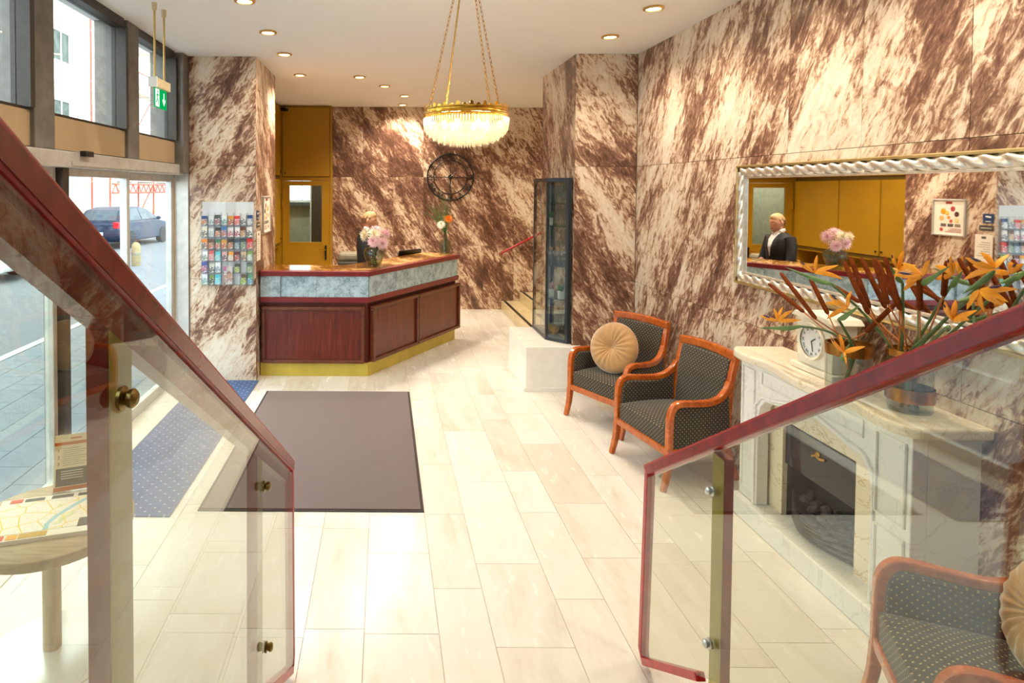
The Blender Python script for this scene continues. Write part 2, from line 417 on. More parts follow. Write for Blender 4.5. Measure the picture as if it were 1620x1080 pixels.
struct(MB().box((2.7, 7.6, -.1), (4.6, 7.7, H)).build('wall_stairwell', MATS['corridor_plaster']))

# ---- street front: posts, bronze panels, clerestory glass, header, sliding door
PY = [-3.2, -1.8, -.4, 1.0, 2.4, 3.80, 5.19, 6.58]
struct(MB().box((-2.3, -4, -.1), (-2.1, 1.69, 2.18)).build('wall_daylight_block', MATS['rear_plaster']))  # unseen front closed as solid wall to cut daylight on the near floor
FX = -2.2
for i, y in enumerate(PY):
    b = MB().box((-2.40, y-.0, 2.29), (-2.12, y+(.235 if i < 7 else .03), H)) if i < 7 else MB().box((-2.40, 6.42, 2.2), (-2.058, 6.611, H))
    p = struct(b.build('trim_%d' % (i+1), GREYP, bevel=.006))
    MB().box((-2.235, y-.05 if i < 7 else 6.37, 2.53), (-2.115, y if i < 7 else 6.42, H-.06)).build('window_jamb', BROWNM, p)
for i in range(7):
    y0 = PY[i]+.235; y1 = (PY[i+1]-.05 if i < 6 else 6.37)
    w = struct(MB().box((-2.235, y0, H-.07), (-2.13, y1, H)).build('window_%d' % (i+1), BROWNM))
    MB().box((FX-.006, y0, 2.53), (FX+.002, y1, H-.07)).build('pane', PANE, w)
    MB().box((-2.235, y0-.0, 2.515), (-2.16, y1, 2.535)).build('sill', BROWNM, w)
    MB().box((-2.26, y0, 2.30), (-2.15, y1+.05, 2.515)).build('panel', BRONZE, w)
hd = struct(MB().box((-2.34, -4, 2.18), (-2.1, 6.59, 2.288)).build('trim_20', ALU, bevel=.006))
MB().box((-2.1, 4.2, 2.195), (-2.092, 6.3, 2.225)).build('track_cover', ALU, hd)
MB().box((-2.1, 4.32, 2.262), (-2.06, 4.44, 2.3)).build('door_sensor', BLACK, hd)
struct(MB().box((-2.2, -4, -.05), (-1.955, 6.594, .006)).build('trim_21', plain('sill_stone', '#d9d2c5', .35)))
def glazed(name, y0, y1, fr, z0=.0, z1=2.18, x=FX, mat=ALU, pane=PANE, bot=.09):
    w = struct(MB().box((x-.03, y0, z0), (x+.03, y0+fr, z1)).box((x-.03, y1-fr, z0), (x+.03, y1, z1)).box((x-.03, y0+fr, z1-fr), (x+.03, y1-fr, z1)).box((x-.03, y0+fr, z0), (x+.03, y1-fr, z0+bot)).build(name, mat, bevel=.004))
    MB().box((x-.005, y0+fr, z0+bot), (x+.005, y1-fr, z1-fr)).build('pane', pane, w); return w
glazed('door_1', 4.23, 5.33, .055)
glazed('door_2', 5.36, 6.56, .07, x=FX-.04)
struct(MB().box((-2.27, 4.15, 0), (-2.13, 4.225, 2.18)).build('trim_22', BROWNM))
ys = [-3.9, -2.5, -1.1, .3, 1.7, 2.95, 4.14]
for i in range(4, 6): glazed('window_%d' % (10+i), ys[i], ys[i+1]-.01, .05)

# ---- back room seen through the glazed door
struct(MB().box((-2.3, 10.8, -.12), (-.7, 13.4, -.004)).build('floor_office', GROUT))
br = struct(MB().box((-2.2, 13.3, -.05), (-.7, 13.4, H)).build('wall_office', plain('office_wall', '#b9b8a4', .8)))
struct(MB().box((-.85, 10.66, -.05), (-.72, 13.3, H)).build('wall_office_side', MATS['office_wall']))
ow = struct(MB().box((-2.05, 13.24, 1.75), (-1.45, 13.3, 2.65)).build('window_30', WHITE))
MB().box((-2.0, 13.23, 1.8), (-1.76, 13.245, 2.6)).build('pane', emit('daylit_office_window', '#e4eef6', 2.5), ow)
MB().box((-1.73, 13.23, 1.8), (-1.49, 13.245, 2.6)).build('pane', MATS['daylit_office_window'], ow)
MB().box((-2.1, 13.1, 1.68), (-1.42, 13.3, 1.73)).build('sill', plain('slate_sill', '#4e545c', .5), ow)
ol = empty('office_fill_lamp', (-1.5, 11.9, H-.06), 'added round ceiling lamp that brightens the office behind the mustard door', 'ceiling lamp')  # invented ceiling lamp with glowing shade, added to brighten the dark office
MB().lathe([(0, -.06), (.1, -.05), (.14, -.02), (.14, 0)], 24, T4(-1.5, 11.9, H)).build('shade', emit('fill_lamp_shade', '#fff3dc', 3), ol, smooth=True)
_L = bpy.data.lights.new('office_fill_light', 'POINT'); _L.energy = 45; _L.color = (.95, 1, .92); _L.shadow_soft_size = .1
_o = bpy.data.objects.new('office_fill_light', _L); COL.objects.link(_o); _o.parent = ol; _o.location = (0, 0, -.1)
lk = empty('office_cupboard', (-1.15, 12.4, 0), 'dark office cupboard with pale edges seen through the mustard door window', 'cupboard')
MB().box((-1.42, 12.2, 0), (-.88, 12.6, 2.32)).build('body', plain('dark_veneer', '#4a4340', .5, var=.3, vs=9, stretch=(8, 8, .6)), lk)
MB().box((-1.445, 12.18, 0), (-1.42, 12.22, 2.35)).box((-1.445, 12.18, 2.32), (-.88, 12.22, 2.35)).box((-1.42, 12.18, .9), (-.88, 12.2, .93)).build('edge_frame', WHITE, lk)

# ================================================================== outdoors
ASPH = plain('asphalt', '#5c5f66', .9, var=.25, vs=60); PAVE = plain('pavement_slab', '#6f757e', .85, var=.2, vs=14)
struct(MB().box((-60, -30, -.4), (-4.62, 120, -.16)).build('street', ASPH))
sw = struct(MB().box((-4.62, -30, -.4), (-2.3, 120, -.065)).build('pavement', plain('pavement_joint', '#3d4146', .9)))
struct(MB().box((-4.75, -30, -.4), (-4.62, 120, -.05)).build('kerb', plain('kerb_stone', '#a9abad', .85)))
pm = None
for j in range(7):
    for i in range(24):
        x0 = -4.61+j*.33; y0 = 1.0+i*.56+(.28 if j % 2 else 0)
        if pm is None:
            q = MB().box((-.162, -.277, -.03), (.162, .277, 0)).build('paving_stone', PAVE); pm = q.data; pm.transform(Matrix.Translation((0, 0, -.03))); bpy.data.objects.remove(q)
        q = bpy.data.objects.new('paving_stone', pm); COL.objects.link(q); q.parent = sw; q.location = Vector((x0+.165, y0+.28, -.055)) - sw.location
WALLW = plain('white_render', '#f0f0ee', .9, var=.03, vs=1); BEIR = plain('beige_render', '#d8d2c6', .9, var=.08, vs=2)
WGL = plain('far_window_glass', '#4c5550', .6, var=.5, vs=3, spec=.1); WFR = plain('far_window_frame', '#e9e9e6', .6); DGR = plain('dark_grey_reveal', '#6a6a6c', .7)
ba = empty('white_building', (-16, 12, -.16), 'white rendered apartment house with square windows across the street', 'building')
MB().box((-22, -12, 2.6), (-13, 26.9, 19)).build('wall', WALLW, ba)
MB().box((-22, -12, -.16), (-13.25, 26.9, 2.6)).build('ground_floor', plain('grey_shopfront', '#b7b9bb', .8), ba)
wproto = None
for r in range(4):
    for k in range(9):
        y = -9.0+k*4.2 if False else 25.2-k*4.0; z = 4.3+r*2.75
        if y < -10: continue
        w = MB().box((-13.05, y-.72, z-.08), (-12.94, y-.62, z+1.3)).box((-13.05, y+.62, z-.08), (-12.94, y+.72, z+1.3)).box((-13.05, y-.62, z+1.2), (-12.94, y+.62, z+1.3)).box((-13.05, y-.75, z-.12), (-12.85, y+.75, z)).box((-13.05, y-.03, z), (-12.96, y+.03, z+1.2)).build('window', WFR, ba)
        MB().box((-13.05, y-.62, z), (-12.985, y+.62, z+1.2)).build('pane', WGL, w)
for k in range(6):
    y = 2+k*4.1
    f = MB().box((-13.3, y, .0), (-13.2, y+3.2, 2.4)).build('shop_window', DGR, ba)
    MB().box((-13.2, y+.15, .35), (-13.18, y+3.05, 2.25)).build('pane', WGL, f)
bb = empty('balcony_building', (-18, 45, -.16), 'pale building with rounded balconies behind scaffolding across the street', 'building')
MB().box((-24, 26.9, -.16), (-14.6, 80, 20)).build('wall', BEIR, bb)
for r in range(5):
    for k in range(7):
        z = 2.9+r*2.75; y = 28+k*5.6
        bl = MB(); bl.lathe([(1.0, 0), (1.25, .1), (1.25, .25)], 16, T4(-14.6, y+1.4, z-.2)); b1 = bl.build('balcony', WALLW, bb)
        rl = MB()
        for a in range(-8, 9):
            an = a*PI/16; rl.box((-14.6+1.2*math.cos(an)-.012, y+1.4+1.2*math.sin(an)-.012, z), (-14.6+1.2*math.cos(an)+.012, y+1.4+1.2*math.sin(an)+.012, z+.95))
        rl.tube([(-14.6+1.2*math.cos(a*PI/16), y+1.4+1.2*math.sin(a*PI/16), z+.95) for a in range(-8, 9)], .025, 5); rl.build('railing', WFR, b1)
        f = MB().box((-14.65, y+.6, z), (-14.56, y+2.2, z+1.9)).build('window', DGR, bb); MB().box((-14.56, y+.7, z+.1), (-14.545, y+2.1, z+1.8)).build('pane', WGL, f)
for k in range(9):
    y = 28+k*4.5; f = MB().box((-14.65, y, .1), (-14.56, y+3.4, 2.5)).build('shop_window', WFR, bb); MB().box((-14.56, y+.2, .3), (-14.545, y+3.2, 2.3)).build('pane', plain('lit_shop_glass', '#c8c7a8', .2, var=.5, vs=2) if k == 0 else 'lit_shop_glass', f)
REDS = plain('scaffold_red', '#d6452f', .6); WHS = plain('scaffold_white', '#e6e4e0', .5); PLK = plain('scaffold_plank', '#cfc7ba', .8)
sc = empty('scaffolding', (-12.6, 40, -.16), 'red and white tube scaffolding in front of the balcony building', 'scaffolding')
for k in range(14):
    y = 27.6+k*2.6
    for x in (-12.9, -12.1): MB().tube([(x, y, -.16), (x, y, 15)], .04, 6).build('upright', WHS if k % 2 else REDS, sc)
    for r in range(6):
        z = 2.3+r*2.2; MB().tube([(-12.9, y, z), (-12.1, y, z)], .035, 6).build('transom', WHS, sc)
        if k < 13:
            MB().box((-12.85, y, z+.03), (-12.15, y+2.6, z+.09)).build('plank', PLK, sc)
            MB().tube([(-12.1, y, z+1), (-12.1, y+2.6, z+1)], .03, 6).build('guard_rail', REDS if (r+k) % 2 else WHS, sc)
            if (k+r) % 2: MB().tube([(-12.08, y, z-2.1), (-12.08, y+2.6, z)], .03, 6).build('brace', REDS, sc)
    if k < 13:   # lattice girder over the pavement
        g = MB().tube([(-12.0, y, 2.2), (-12.0, y+2.6, 2.2)], .04, 6).tube([(-12.0, y, 1.8), (-12.0, y+2.6, 1.8)], .04, 6)
        for a in range(4): g.tube([(-12.0, y+a*.65, 1.8), (-12.0, y+a*.65+.325, 2.2), (-12.0, y+a*.65+.65, 1.8)], .025, 5)
        g.build('lattice_girder', REDS, sc)
bo = empty('bollard', (-7.0, 17.6, -.16), 'pale stone bollard with a dark band at the far kerb of the street', 'bollard')
MB().lathe([(.11, 0), (.13, .1), (.13, .45), (.11, .6), (.05, .66), (0, .67)], 16, T4(-7.0, 17.6, -.16)).build('post', plain('sandstone', '#8f7f58', .8), bo, smooth=True)
MB().lathe([(.135, .3), (.135, .37)], 16, T4(-7.0, 17.6, -.16)).build('band', plain('band_grey', '#6f6b60', .7), bo)

def car(paint, label, loc, rz, plate=None, tail=True):
    """hatchback, nose towards local +Y, centre of footprint at origin"""
    c = empty('car', (0, 0, 0), label, 'car')
    prof = [(-2.02, .32), (-2.08, .55), (-2.02, .92), (-1.75, .98), (1.0, .96), (1.65, .84), (2.02, .66), (2.08, .42), (1.98, .24), (-1.9, .24)]
    def loft(pr, w0, w1, z0, z1):
        b = MB(); n = len(pr); vs = []
        for s in (-1, 1):
            for y, z in pr:
                k = max(0, min(1, (z-z0)/(z1-z0))); vs.append((s*(w0+(w1-w0)*k), y*1.0, z))
        b.add(vs, [tuple(range(n)), tuple(range(n, 2*n))[::-1]]+[(i, (i+1) % n, n+(i+1) % n, n+i) for i in range(n)]); return b
    loft(prof, .89, .86, .24, .98).build('body', paint, c, bevel=.06, segs=3)
    cab = [(-1.98, .93), (-1.62, 1.38), (-1.1, 1.47), (-.1, 1.47), (.35, 1.36), (1.12, .95)]
    loft(cab, .85, .62, .95, 1.47).build('cabin', paint, c, bevel=.04)
    g = plain('car_glass', '#3c4750', .3, var=.2, spec=.3) if 'car_glass' not in MATS else MATS['car_glass']
    for s in (-1, 1):
        def sp(y, z): return (s*(.85+(.62-.85)*(z-.95)/.52+.008), y, z)
        for poly in ([(-1.55, 1.0), (-1.42, 1.3), (-1.05, 1.4), (-.42, 1.41), (-.42, 1.0)], [(-.36, 1.0), (-.36, 1.41), (-.1, 1.41), (.27, 1.31), (.85, 1.0)]):
            n = len(poly); MB().add([sp(*q) for q in poly]+[(p[0]-s*.03, p[1], p[2]) for p in [sp(*q) for q in poly]], [tuple(range(n)), tuple(range(n, 2*n))[::-1]]+[(i, (i+1) % n, n+(i+1) % n, n+i) for i in range(n)]).build('side_window', g, c)
    MB().add([(-.66, -1.93, 1.02), (.66, -1.93, 1.02), (.56, -1.66, 1.36), (-.56, -1.66, 1.36), (-.66, -1.88, 1.0), (.66, -1.88, 1.0), (.56, -1.6, 1.34), (-.56, -1.6, 1.34)], [(0, 1, 2, 3), (4, 7, 6, 5), (0, 4, 5, 1), (1, 5, 6, 2), (2, 6, 7, 3), (3, 7, 4, 0)]).build('rear_window', g, c)
    MB().add([(-.7, 1.1, .99), (.7, 1.1, .99), (.56, .42, 1.35), (-.56, .42, 1.35), (-.7, 1.04, .97), (.7, 1.04, .97), (.56, .36, 1.33), (-.56, .36, 1.33)], [(0, 1, 2, 3), (4, 7, 6, 5), (0, 4, 5, 1), (1, 5, 6, 2), (2, 6, 7, 3), (3, 7, 4, 0)]).build('windscreen', g, c)
    ty = plain('tyre', '#26262a', .8) if 'tyre' not in MATS else MATS['tyre']; rm = plain('alloy_rim', '#c9cccf', .3, .6) if 'alloy_rim' not in MATS else MATS['alloy_rim']
    for sx in (-1, 1):
        for y in (-1.28, 1.3):
            M = T4(sx*.80, y, .32) @ Matrix.Rotation(sx*PI/2, 4, 'Y')
            w = MB().lathe([(.2, -.1), (.31, -.1), (.325, -.05), (.325, .07), (.31, .11), (.21, .12)], 24, M).build('wheel', ty, c, smooth=True)
            b = MB().lathe([(.205, .06), (.215, .115), (.2, .115), (.19, .07)], 24, M, caps=False)
            for k in range(5):
                b.box((-.022, .02, .07), (.022, .2, .1), M @ RZ(k*2*PI/5))
            b.lathe([(.0, .1), (.05, .1), (.05, .06)], 12, M); b.build('rim', rm, w)
        MB().ball((sx*.95, .75, 1.02), (.1, .06, .07), 8, 6).build('mirror', paint, c, smooth=True)
        MB().box((sx*.72-.12, -2.06, .74), (sx*.72+.12, -1.9, .97)).build('tail_light', plain('tail_red', '#c81828', .2) if 'tail_red' not in MATS else MATS['tail_red'], c, bevel=.03)
        MB().box((sx*.62-.2, 1.8, .62), (sx*.62+.2, 2.03, .78)).build('headlight', plain('lamp_glass', '#dfe6ea', .1) if 'lamp_glass' not in MATS else MATS['lamp_glass'], c, bevel=.03)
    MB().box((-.5, 2.02, .3), (.5, 2.1, .48)).build('grille', BLACK, c)
    for yy, sgn in ((-2.1, -1), (2.105, 1)):
        p = MB().box((-.26, min(yy, yy+sgn*.012), .5), (.26, max(yy, yy+sgn*.012), .61)).build('number_plate', WHITE, c)
        if plate: textmesh('plate_text', plate, .1, BLACK, frame_M((0, yy+sgn*.014, .555), (-sgn, 0, 0), (0, 0, 1)), p)
    MB().lathe([(0, 0), (.06, 0), (.06, .02), (0, .03)], 12, frame_M((0, 2.09, .68), (1, 0, 0), (0, 0, 1)).copy()).build('badge', STEEL, c) if plate else None
    c.location = loc; c.rotation_euler = (0, 0, rz); return c
car(plain('blue_car_paint', '#14233f', .35, var=.1, spec=.3), 'dark blue hatchback parked across the street, seen from behind', (-10.0, 24.2, -.16), -.10)
car(plain('white_car_paint', '#eceef0', .25, var=.03, coat=1), 'white car with a number plate, parked nose towards the hotel', (-10.6, 14.9, -.16), -PI/2, 'BC 885')

# ================================================================== mats and carpet
m = empty('door_mat', (-.456, 5.08, 0), 'large dark brown pile mat on the marble floor before the reception counter', 'mat')
MB().box((-1.155, 3.925, .001), (.243, 6.23, .012)).build('pile', MATB, m, bevel=.003)
MB().box((-1.175, 3.905, .0005), (.263, 6.25, .006)).build('rubber_edge', MATE, m)
tag(MB().box((-1.948, 3.83, .0005), (-1.326, 6.588, .008)).build('carpet_runner', CARP, uv=True), 'blue carpet strip with small pale dots along the entrance doors', 'carpet')

# ================================================================== reception counter
A, B, C = Vector((-1.342, 6.776)), Vector((-.172, 6.776)), Vector((1.0, 8.54))
d1 = (B-A).normalized(); d2 = (C-B).normalized(); n1 = Vector((d1.y, -d1.x)); n2 = Vector((d2.y, -d2.x)); mit = (n1+n2)/(1+n1.dot(n2))
def offp(d, e=0): return [A+n1*d, B+mit*d, C+n2*d+d2*e]
def strip(do, di, z0, z1, e=0):
    P = offp(do, e)+offp(di, e)[::-1]; return MB().prism([(p.x, p.y) for p in P], z0, z1)
rc = empty('reception_counter', (-.2, 7.2, 0), 'angled mahogany reception counter with pale blue tile band and dark red edges', 'counter')
strip(-.02, -.5, .14, 1.10, -.01).build('body', plain('counter_body_board', '#5a1d18', .5), rc)  # even dark red-brown board of the counter body
strip(0, -.48, .001, .145, -.05).build('kick_plate', KICK, rc)
strip(.02, -.1, .808, .868, .02).build('lower_rail', REDB, rc, bevel=.004)
strip(.03, -.06, 1.096, 1.15, .03).build('top_rail', REDB, rc, bevel=.006)
strip(-.061, -.52, 1.10, 1.152, .03).build('top_slab', MTOP, rc, bevel=.004)
TB = plain('blue_grey_tile', '#aebdc4', .3, var=.0); 
def bluetile():
    T = NT('speckled_blue_tile').set(rough=.3); g = T.n('ShaderNodeNewGeometry'); oi = T.n('ShaderNodeObjectInfo')
    ad = T.n('ShaderNodeVectorMath', operation='ADD'); T.l(g.outputs['Position'], ad.inputs[0]); cb = T.n('ShaderNodeCombineXYZ'); T.l(T.math('MULTIPLY', oi.outputs['Random'], 9), cb.inputs[0]); T.l(cb.outputs[0], ad.inputs[1])
    a = noise(T, ad.outputs[0], 9, 8, .72, .6); b = noise(T, ad.outputs[0], 70, 4, .7)
    f = T.math('ADD', T.math('MULTIPLY', a, .65), T.math('MULTIPLY', b, .35))
    r = T.ramp(f, [(.34, '#5a6a78'), (.44, '#8ea5b3'), (.52, '#b2cad6'), (.66, '#cfe0e8')]); T.l(r.outputs[0], T.b.inputs['Base Color']); MATS['speckled_blue_tile'] = T.m; return T.m
TILE = bluetile()
def seg_box(o, d, n, s0, s1, z0, z1, a, b):
    p = [o+d*s0+n*a, o+d*s1+n*a, o+d*s1+n*b, o+d*s0+n*b]; return MB().prism([(q.x, q.y) for q in p], z0, z1)
for s0, s1, dp in ((0, .215, .012), (.217, .285, -.012), (.287, .61, .012), (.612, .975, .012), (.977, 1.175, .012)):
    seg_box(A, d1, n1, s0, s1, .869, 1.095, -.03, dp).build('tile', TILE, rc)
L2 = (C-B).length
for k in range(6): seg_box(B, d2, n2, .008+k*(L2-.006)/6, .004+(k+1)*(L2-.006)/6, .869, 1.095, -.03, .012).build('tile', TILE, rc)
def wood_panel(o, d, n, s0, s1, z0, z1):
    fr = MB()
    for a, b, c_, e in ((s0, s1, z0, z0+.038), (s0, s1, z1-.038, z1)):
        q = seg_box(o, d, n, a, b, c_, e, -.01, .05); fr.add(q.v, q.f)
    for a, b in ((s0, s0+.038), (s1-.038, s1)):
        q = seg_box(o, d, n, a, b, z0+.038, z1-.038, -.01, .05); fr.add(q.v, q.f)
    f = fr.build('panel_frame', MAHF, rc, bevel=.008)
    seg_box(o, d, n, s0+.03, s1-.03, z0+.03, z1-.03, -.01, .022).build('panel_board', MAHOG, f)
wood_panel(A, d1, n1, .02, 1.135, .15, .765)
wood_panel(B, d2, n2, .05, 1.02, .15, .765)
wood_panel(B, d2, n2, 1.03, 2.14, .15, .765)
bd = strip(-.53, -.77, .74, .78, -.1); tag(bd.build('back_desk', plain('desk_laminate', '#6f6653', .5)), 'low brown work desk behind the reception counter', 'desk')
q = strip(-.72, -.76, .0, .74, -.2); q.build('desk_panel', MATS['desk_laminate'], bpy.data.objects['back_desk'])
def local_things():
    # monitor behind counter, back of the screen towards the lobby
    c0 = Vector((.345, 8.645)); n = Vector((-.70, .71)).normalized(); t = Vector((n.y, -n.x))
    mo = empty('monitor', (c0.x, c0.y, .78), 'black computer monitor seen from behind over the counter top', 'monitor')
    M = frame_M((c0.x, c0.y, 1.05), (-t.x, -t.y, 0), (n.x*.18, n.y*.18, -.98)) if False else frame_M((c0.x, c0.y, 1.07), (t.x, t.y, 0), (-n.x*.2, -n.y*.2, .98))
    MB().cbox((0, 0, 0), (.44, .28, .03), M).build('screen_shell', BLACK, mo, bevel=.008)
    MB().tube([(c0.x, c0.y, .79), (c0.x, c0.y, 1.05)], .025, 8).build('stand', BLACK, mo)
    MB().lathe([(.11, 0), (.11, .012), (.02, .03)], 20, T4(c0.x, c0.y, .781)).build('foot', BLACK, mo)
    MB().lathe([(.02, 0), (.026, 0), (.026, .003), (.02, .003)], 20, M @ T4(0, .02, .016), caps=False).build('emblem', STEEL, mo)
    pr = empty('printer', (-.47, 9.1, .0), 'grey and black office printer on a stand behind the receptionist', 'printer')
    MB().box((-.68, 8.95, .0), (-.30, 9.3, .86)).build('stand', plain('printer_stand', '#5b523c', .6), pr)
    MB().box((-.66, 8.95, .862), (-.31, 9.28, 1.0)).build('body', plain('printer_grey', '#4c4a45', .5), pr, bevel=.02)
    MB().prism([(-.66, 8.96), (-.31, 8.96), (-.31, 9.26), (-.66, 9.26)], 1.0, 1.12).build('lid', plain('printer_lid', '#8c8370', .5), pr, bevel=.04)
local_things()

# ================================================================== mustard cupboards
def knob(parent, p, ax):
    M = frame_M(p, (0, 1, 0), (0, 0, 1)) if ax == 'x' else frame_M(p, (1, 0, 0), (0, 0, 1))
    MB().lathe([(.008, 0), (.013, .008), (.013, .018), (.0, .022)], 10, M).build('knob', BLACK, parent)
cu = empty('overdoor_cupboard', (-1.3, 10.5, 2.2), 'mustard cupboard with one large door above the glazed mustard door', 'cupboard')
MB().box((-1.733, 10.43, 2.185), (-.878, 10.62, 3.42)).build('body', MUST, cu)
MB().box((-1.69, 10.405, 2.246), (-.914, 10.43, 3.39)).build('door', MUST, cu, bevel=.004)
MB().box((-1.70, 10.424, 2.236), (-.904, 10.431, 3.4)).build('groove', MUSTD, cu)
q = MB().lathe([(.008, 0), (.014, .012), (0, .02)], 10, frame_M((-1.65, 10.405, 2.3), (1, 0, 0), (0, 0, 1))).build('knob', BLACK, cu)
dr = struct(MB().box((-1.733, 10.43, 0), (-1.695, 10.62, 2.185)).box((-.91, 10.43, 0), (-.878, 10.62, 2.185)).box((-1.695, 10.43, 2.175), (-.91, 10.62, 2.185)).build('door_3', MUST))
w0, w1, z0, z1 = -1.576, -1.038, 1.152, 2.092
MB().box((-1.691, 10.405, 0), (w0, 10.44, 2.17)).box((w1, 10.405, 0), (-.914, 10.44, 2.17)).box((w0, 10.405, 0), (w1, 10.44, z0)).box((w0, 10.405, z1), (w1, 10.44, 2.17)).build('door_leaf', MUST, dr)
MB().box((w0-.025, 10.398, z0-.03), (w0, 10.41, z1+.025)).box((w1, 10.398, z0-.03), (w1+.025, 10.41, z1+.025)).box((w0, 10.398, z1), (w1, 10.41, z1+.025)).box((w0, 10.398, z0-.03), (w1, 10.41, z0)).build('glazing_bead', MUST, dr)
MB().box((w0, 10.42, z0), (w1, 10.426, z1)).build('pane', PANE, dr)
hq = MB().box((-.985, 10.385, .86), (-.955, 10.406, 1.10)).build('handle_plate', BLACK, dr)
MB().tube([(-.97, 10.39, 1.03), (-.97, 10.35, 1.03), (-1.08, 10.35, 1.03)], .009, 8).build('lever', BRASS, hq)
for z in (1.75, .4): MB().tube([(-1.696, 10.40, z), (-1.696, 10.40, z+.1)], .01, 8).build('hinge', MUST, dr)
sc_ = empty('security_camera', (-1.66, 10.36, 3.33), 'small black security camera at the top of the mustard cupboards', 'camera')
MB().tube([(-1.66, 10.42, 3.40), (-1.66, 10.36, 3.37)], .012, 8).build('bracket', BLACK, sc_); MB().tube([(-1.70, 10.38, 3.355), (-1.60, 10.31, 3.335)], .028, 12).build('body', BLACK, sc_, smooth=True)
kk = ['beside the marble pier', 'between its two neighbours', 'next to the glazed mustard door']
for i, (a, b) in enumerate(((7.76, 8.6), (8.6, 9.39), (9.39, 10.40))):
    c = empty('tall_cupboard', (-1.9, (a+b)/2, 0), 'tall mustard cupboard of the side wall, ' + kk[i], 'cupboard', 'tall mustard cupboards behind the counter')
    MB().box((-2.15, a, 1.08), (-1.745, b, 3.42)).box((-2.15, a, .74), (-2.1, b, 1.08)).build('body', MUST, c)
    MB().box((-2.15, a, 0), (-1.745, b, .74)).build('base_unit', MUST, c)
    for k, (u, v) in enumerate(((1.15, 2.2), (2.26, 3.38), (.06, .70))):
        dd = MB().box((-1.745, a+.012, u), (-1.722, b-.012, v)).build('door', MUST, c, bevel=.004)
        if k < 2: knob(dd, (-1.722, a+.05 if i == 1 else b-.05, u+.06), 'x')
    MB().box((-1.747, a, 1.1), (-1.741, b, 3.40)).build('groove', MUSTD, c)
    if i == 2: MB().box((-2.15, 10.401, 0), (-1.734, 10.64, 3.425)).build('corner_filler', MUST, c)

# ================================================================== back stairs and handrail
TR = plain('stair_marble', '#d8c69a', .25, var=.1)
for k in range(6):
    x = 2.0+k*.31; z = .15*(k+1)
    s_ = struct(MB().box((x, 7.73, z-.15 if k == 0 else z-.16), (x+(.33 if k < 5 else .9), 10.60, z)).build('stair_step', TR))
    MB().box((x+.03, 7.74, z), (x+.075, 10.59, z+.004)).build('nosing', BLACKM, s_)
hr = empty('stair_handrail', (2.6, 10.57, 1.0), 'thin red handrail on the back wall above the marble steps', 'handrail')
MB().tube([(1.985, 10.53, .95), (2.0, 10.52, .985), (2.6, 10.52, 1.295), (3.3, 10.52, 1.66)], .02, 8).build('rail', RED, hr, smooth=True)
for x, z in ((2.12, 1.04), (2.9, 1.45)): MB().tube([(x, 10.61, z-.07), (x, 10.53, z-.07), (x, 10.52, z-.01)], .009, 6).build('bracket', RED, hr)

# ================================================================== plinth, showcase, contents
MB().prism([(1.445, 6.30), (2.02, 6.30), (2.02, 6.385), (1.936, 6.385), (1.936, 7.23), (1.46, 7.23)], .001, .45).build('plinth', WHITEM, bevel=.004)
pl = tag(bpy.data.objects['plinth'], 'white marble plinth under the glass showcase', 'plinth')
MB().prism([(1.425, 6.28), (2.02, 6.28), (2.02, 6.299), (1.444, 6.299), (1.459, 7.23), (1.44, 7.23)], .001, .04).build('base_strip', WHITEM, pl)
foot = [(1.93, 7.2), (1.72, 7.2), (1.72, 6.62), (1.895, 6.43), (1.93, 6.43)]
sh = empty('showcase', (1.82, 6.8, .45), 'tall black framed glass showcase standing on the marble plinth', 'showcase')
MB().prism(foot, .451, .485).build('bottom', SHOWF, sh); MB().prism(foot, 2.13, 2.17).build('top', SHOWF, sh)
for (x, y) in ((1.735, 7.18), (1.735, 6.628)): MB().cbox((x, y, 1.307), (.03, .03, 1.645)).build('post', SHOWF, sh)
MB().prism([(1.877, 6.45), (1.895, 6.43), (1.93, 6.43), (1.93, 6.47), (1.90, 6.48)], .485, 2.13).build('post', SHOWF, sh)
MB().box((1.905, 7.14, .485), (1.93, 7.19, 2.13)).build('post', SHOWF, sh)
MB().box((1.926, 6.47, .485), (1.932, 7.18, 2.13)).build('back_pane', SHOWG, sh)
MB().box((1.722, 6.645, .485), (1.728, 7.165, 2.13)).build('side_pane', SHOWG, sh)
dx, dy = Vector((1.88-1.73, 6.385-6.62)).normalized()
MB().prism([(1.73, 6.612), (1.88, 6.449), (1.884, 6.453), (1.734, 6.616)], .485, 2.13).build('door_pane', SHOWG, sh)
SHF = glass('shelf_glass', '#d4e6dc', .06)
shelf = [(1.925, 7.17), (1.75, 7.17), (1.75, 6.65), (1.89, 6.49), (1.925, 6.49)]
for z in (.62, .895, 1.24, 1.665, 1.90): MB().prism(shelf, z-.008, z).build('shelf', SHF, sh)
WB = wood('bowl_wood', '#8a5a2c', '#b98346', .5, (3, 10, 4), 0); BRD = plain('bread_crust', '#b27b3e', .8, var=.3, vs=40)
bw = MB().grid(lambda u, v: (1.82+(.045+.02*v)*math.cos(2*PI*u)*(v**.5), 6.72+(.15+.03*v)*math.sin(2*PI*u)*(v**.5), .49+.075*v**2), 24, 7, True)
tag(bw.build('wooden_bowl', WB, smooth=True), 'long wooden dough bowl on the showcase floor', 'bowl'); bpy.data.objects['wooden_bowl'].modifiers.new('t', 'SOLIDIFY').thickness = .008
tag(MB().ball((1.82, 6.62, .545), (.04, .05, .04), 14, 10).build('bread_roll', BRD, smooth=True), 'round bread roll lying in the wooden bowl', 'bread')
tag(MB().box((1.885, 6.52, .488), (1.922, 6.95, .512)).build('wooden_board', WB, bevel=.004), 'brown wooden board behind the dough bowl', 'board')
LEAF = plain('leaf_green', '#3f6b2a', .5, var=.35, vs=30); POT = plain('pale_pot', '#d9cfc2', .6); PINKL = plain('pink_leaf', '#c78d8d', .6)
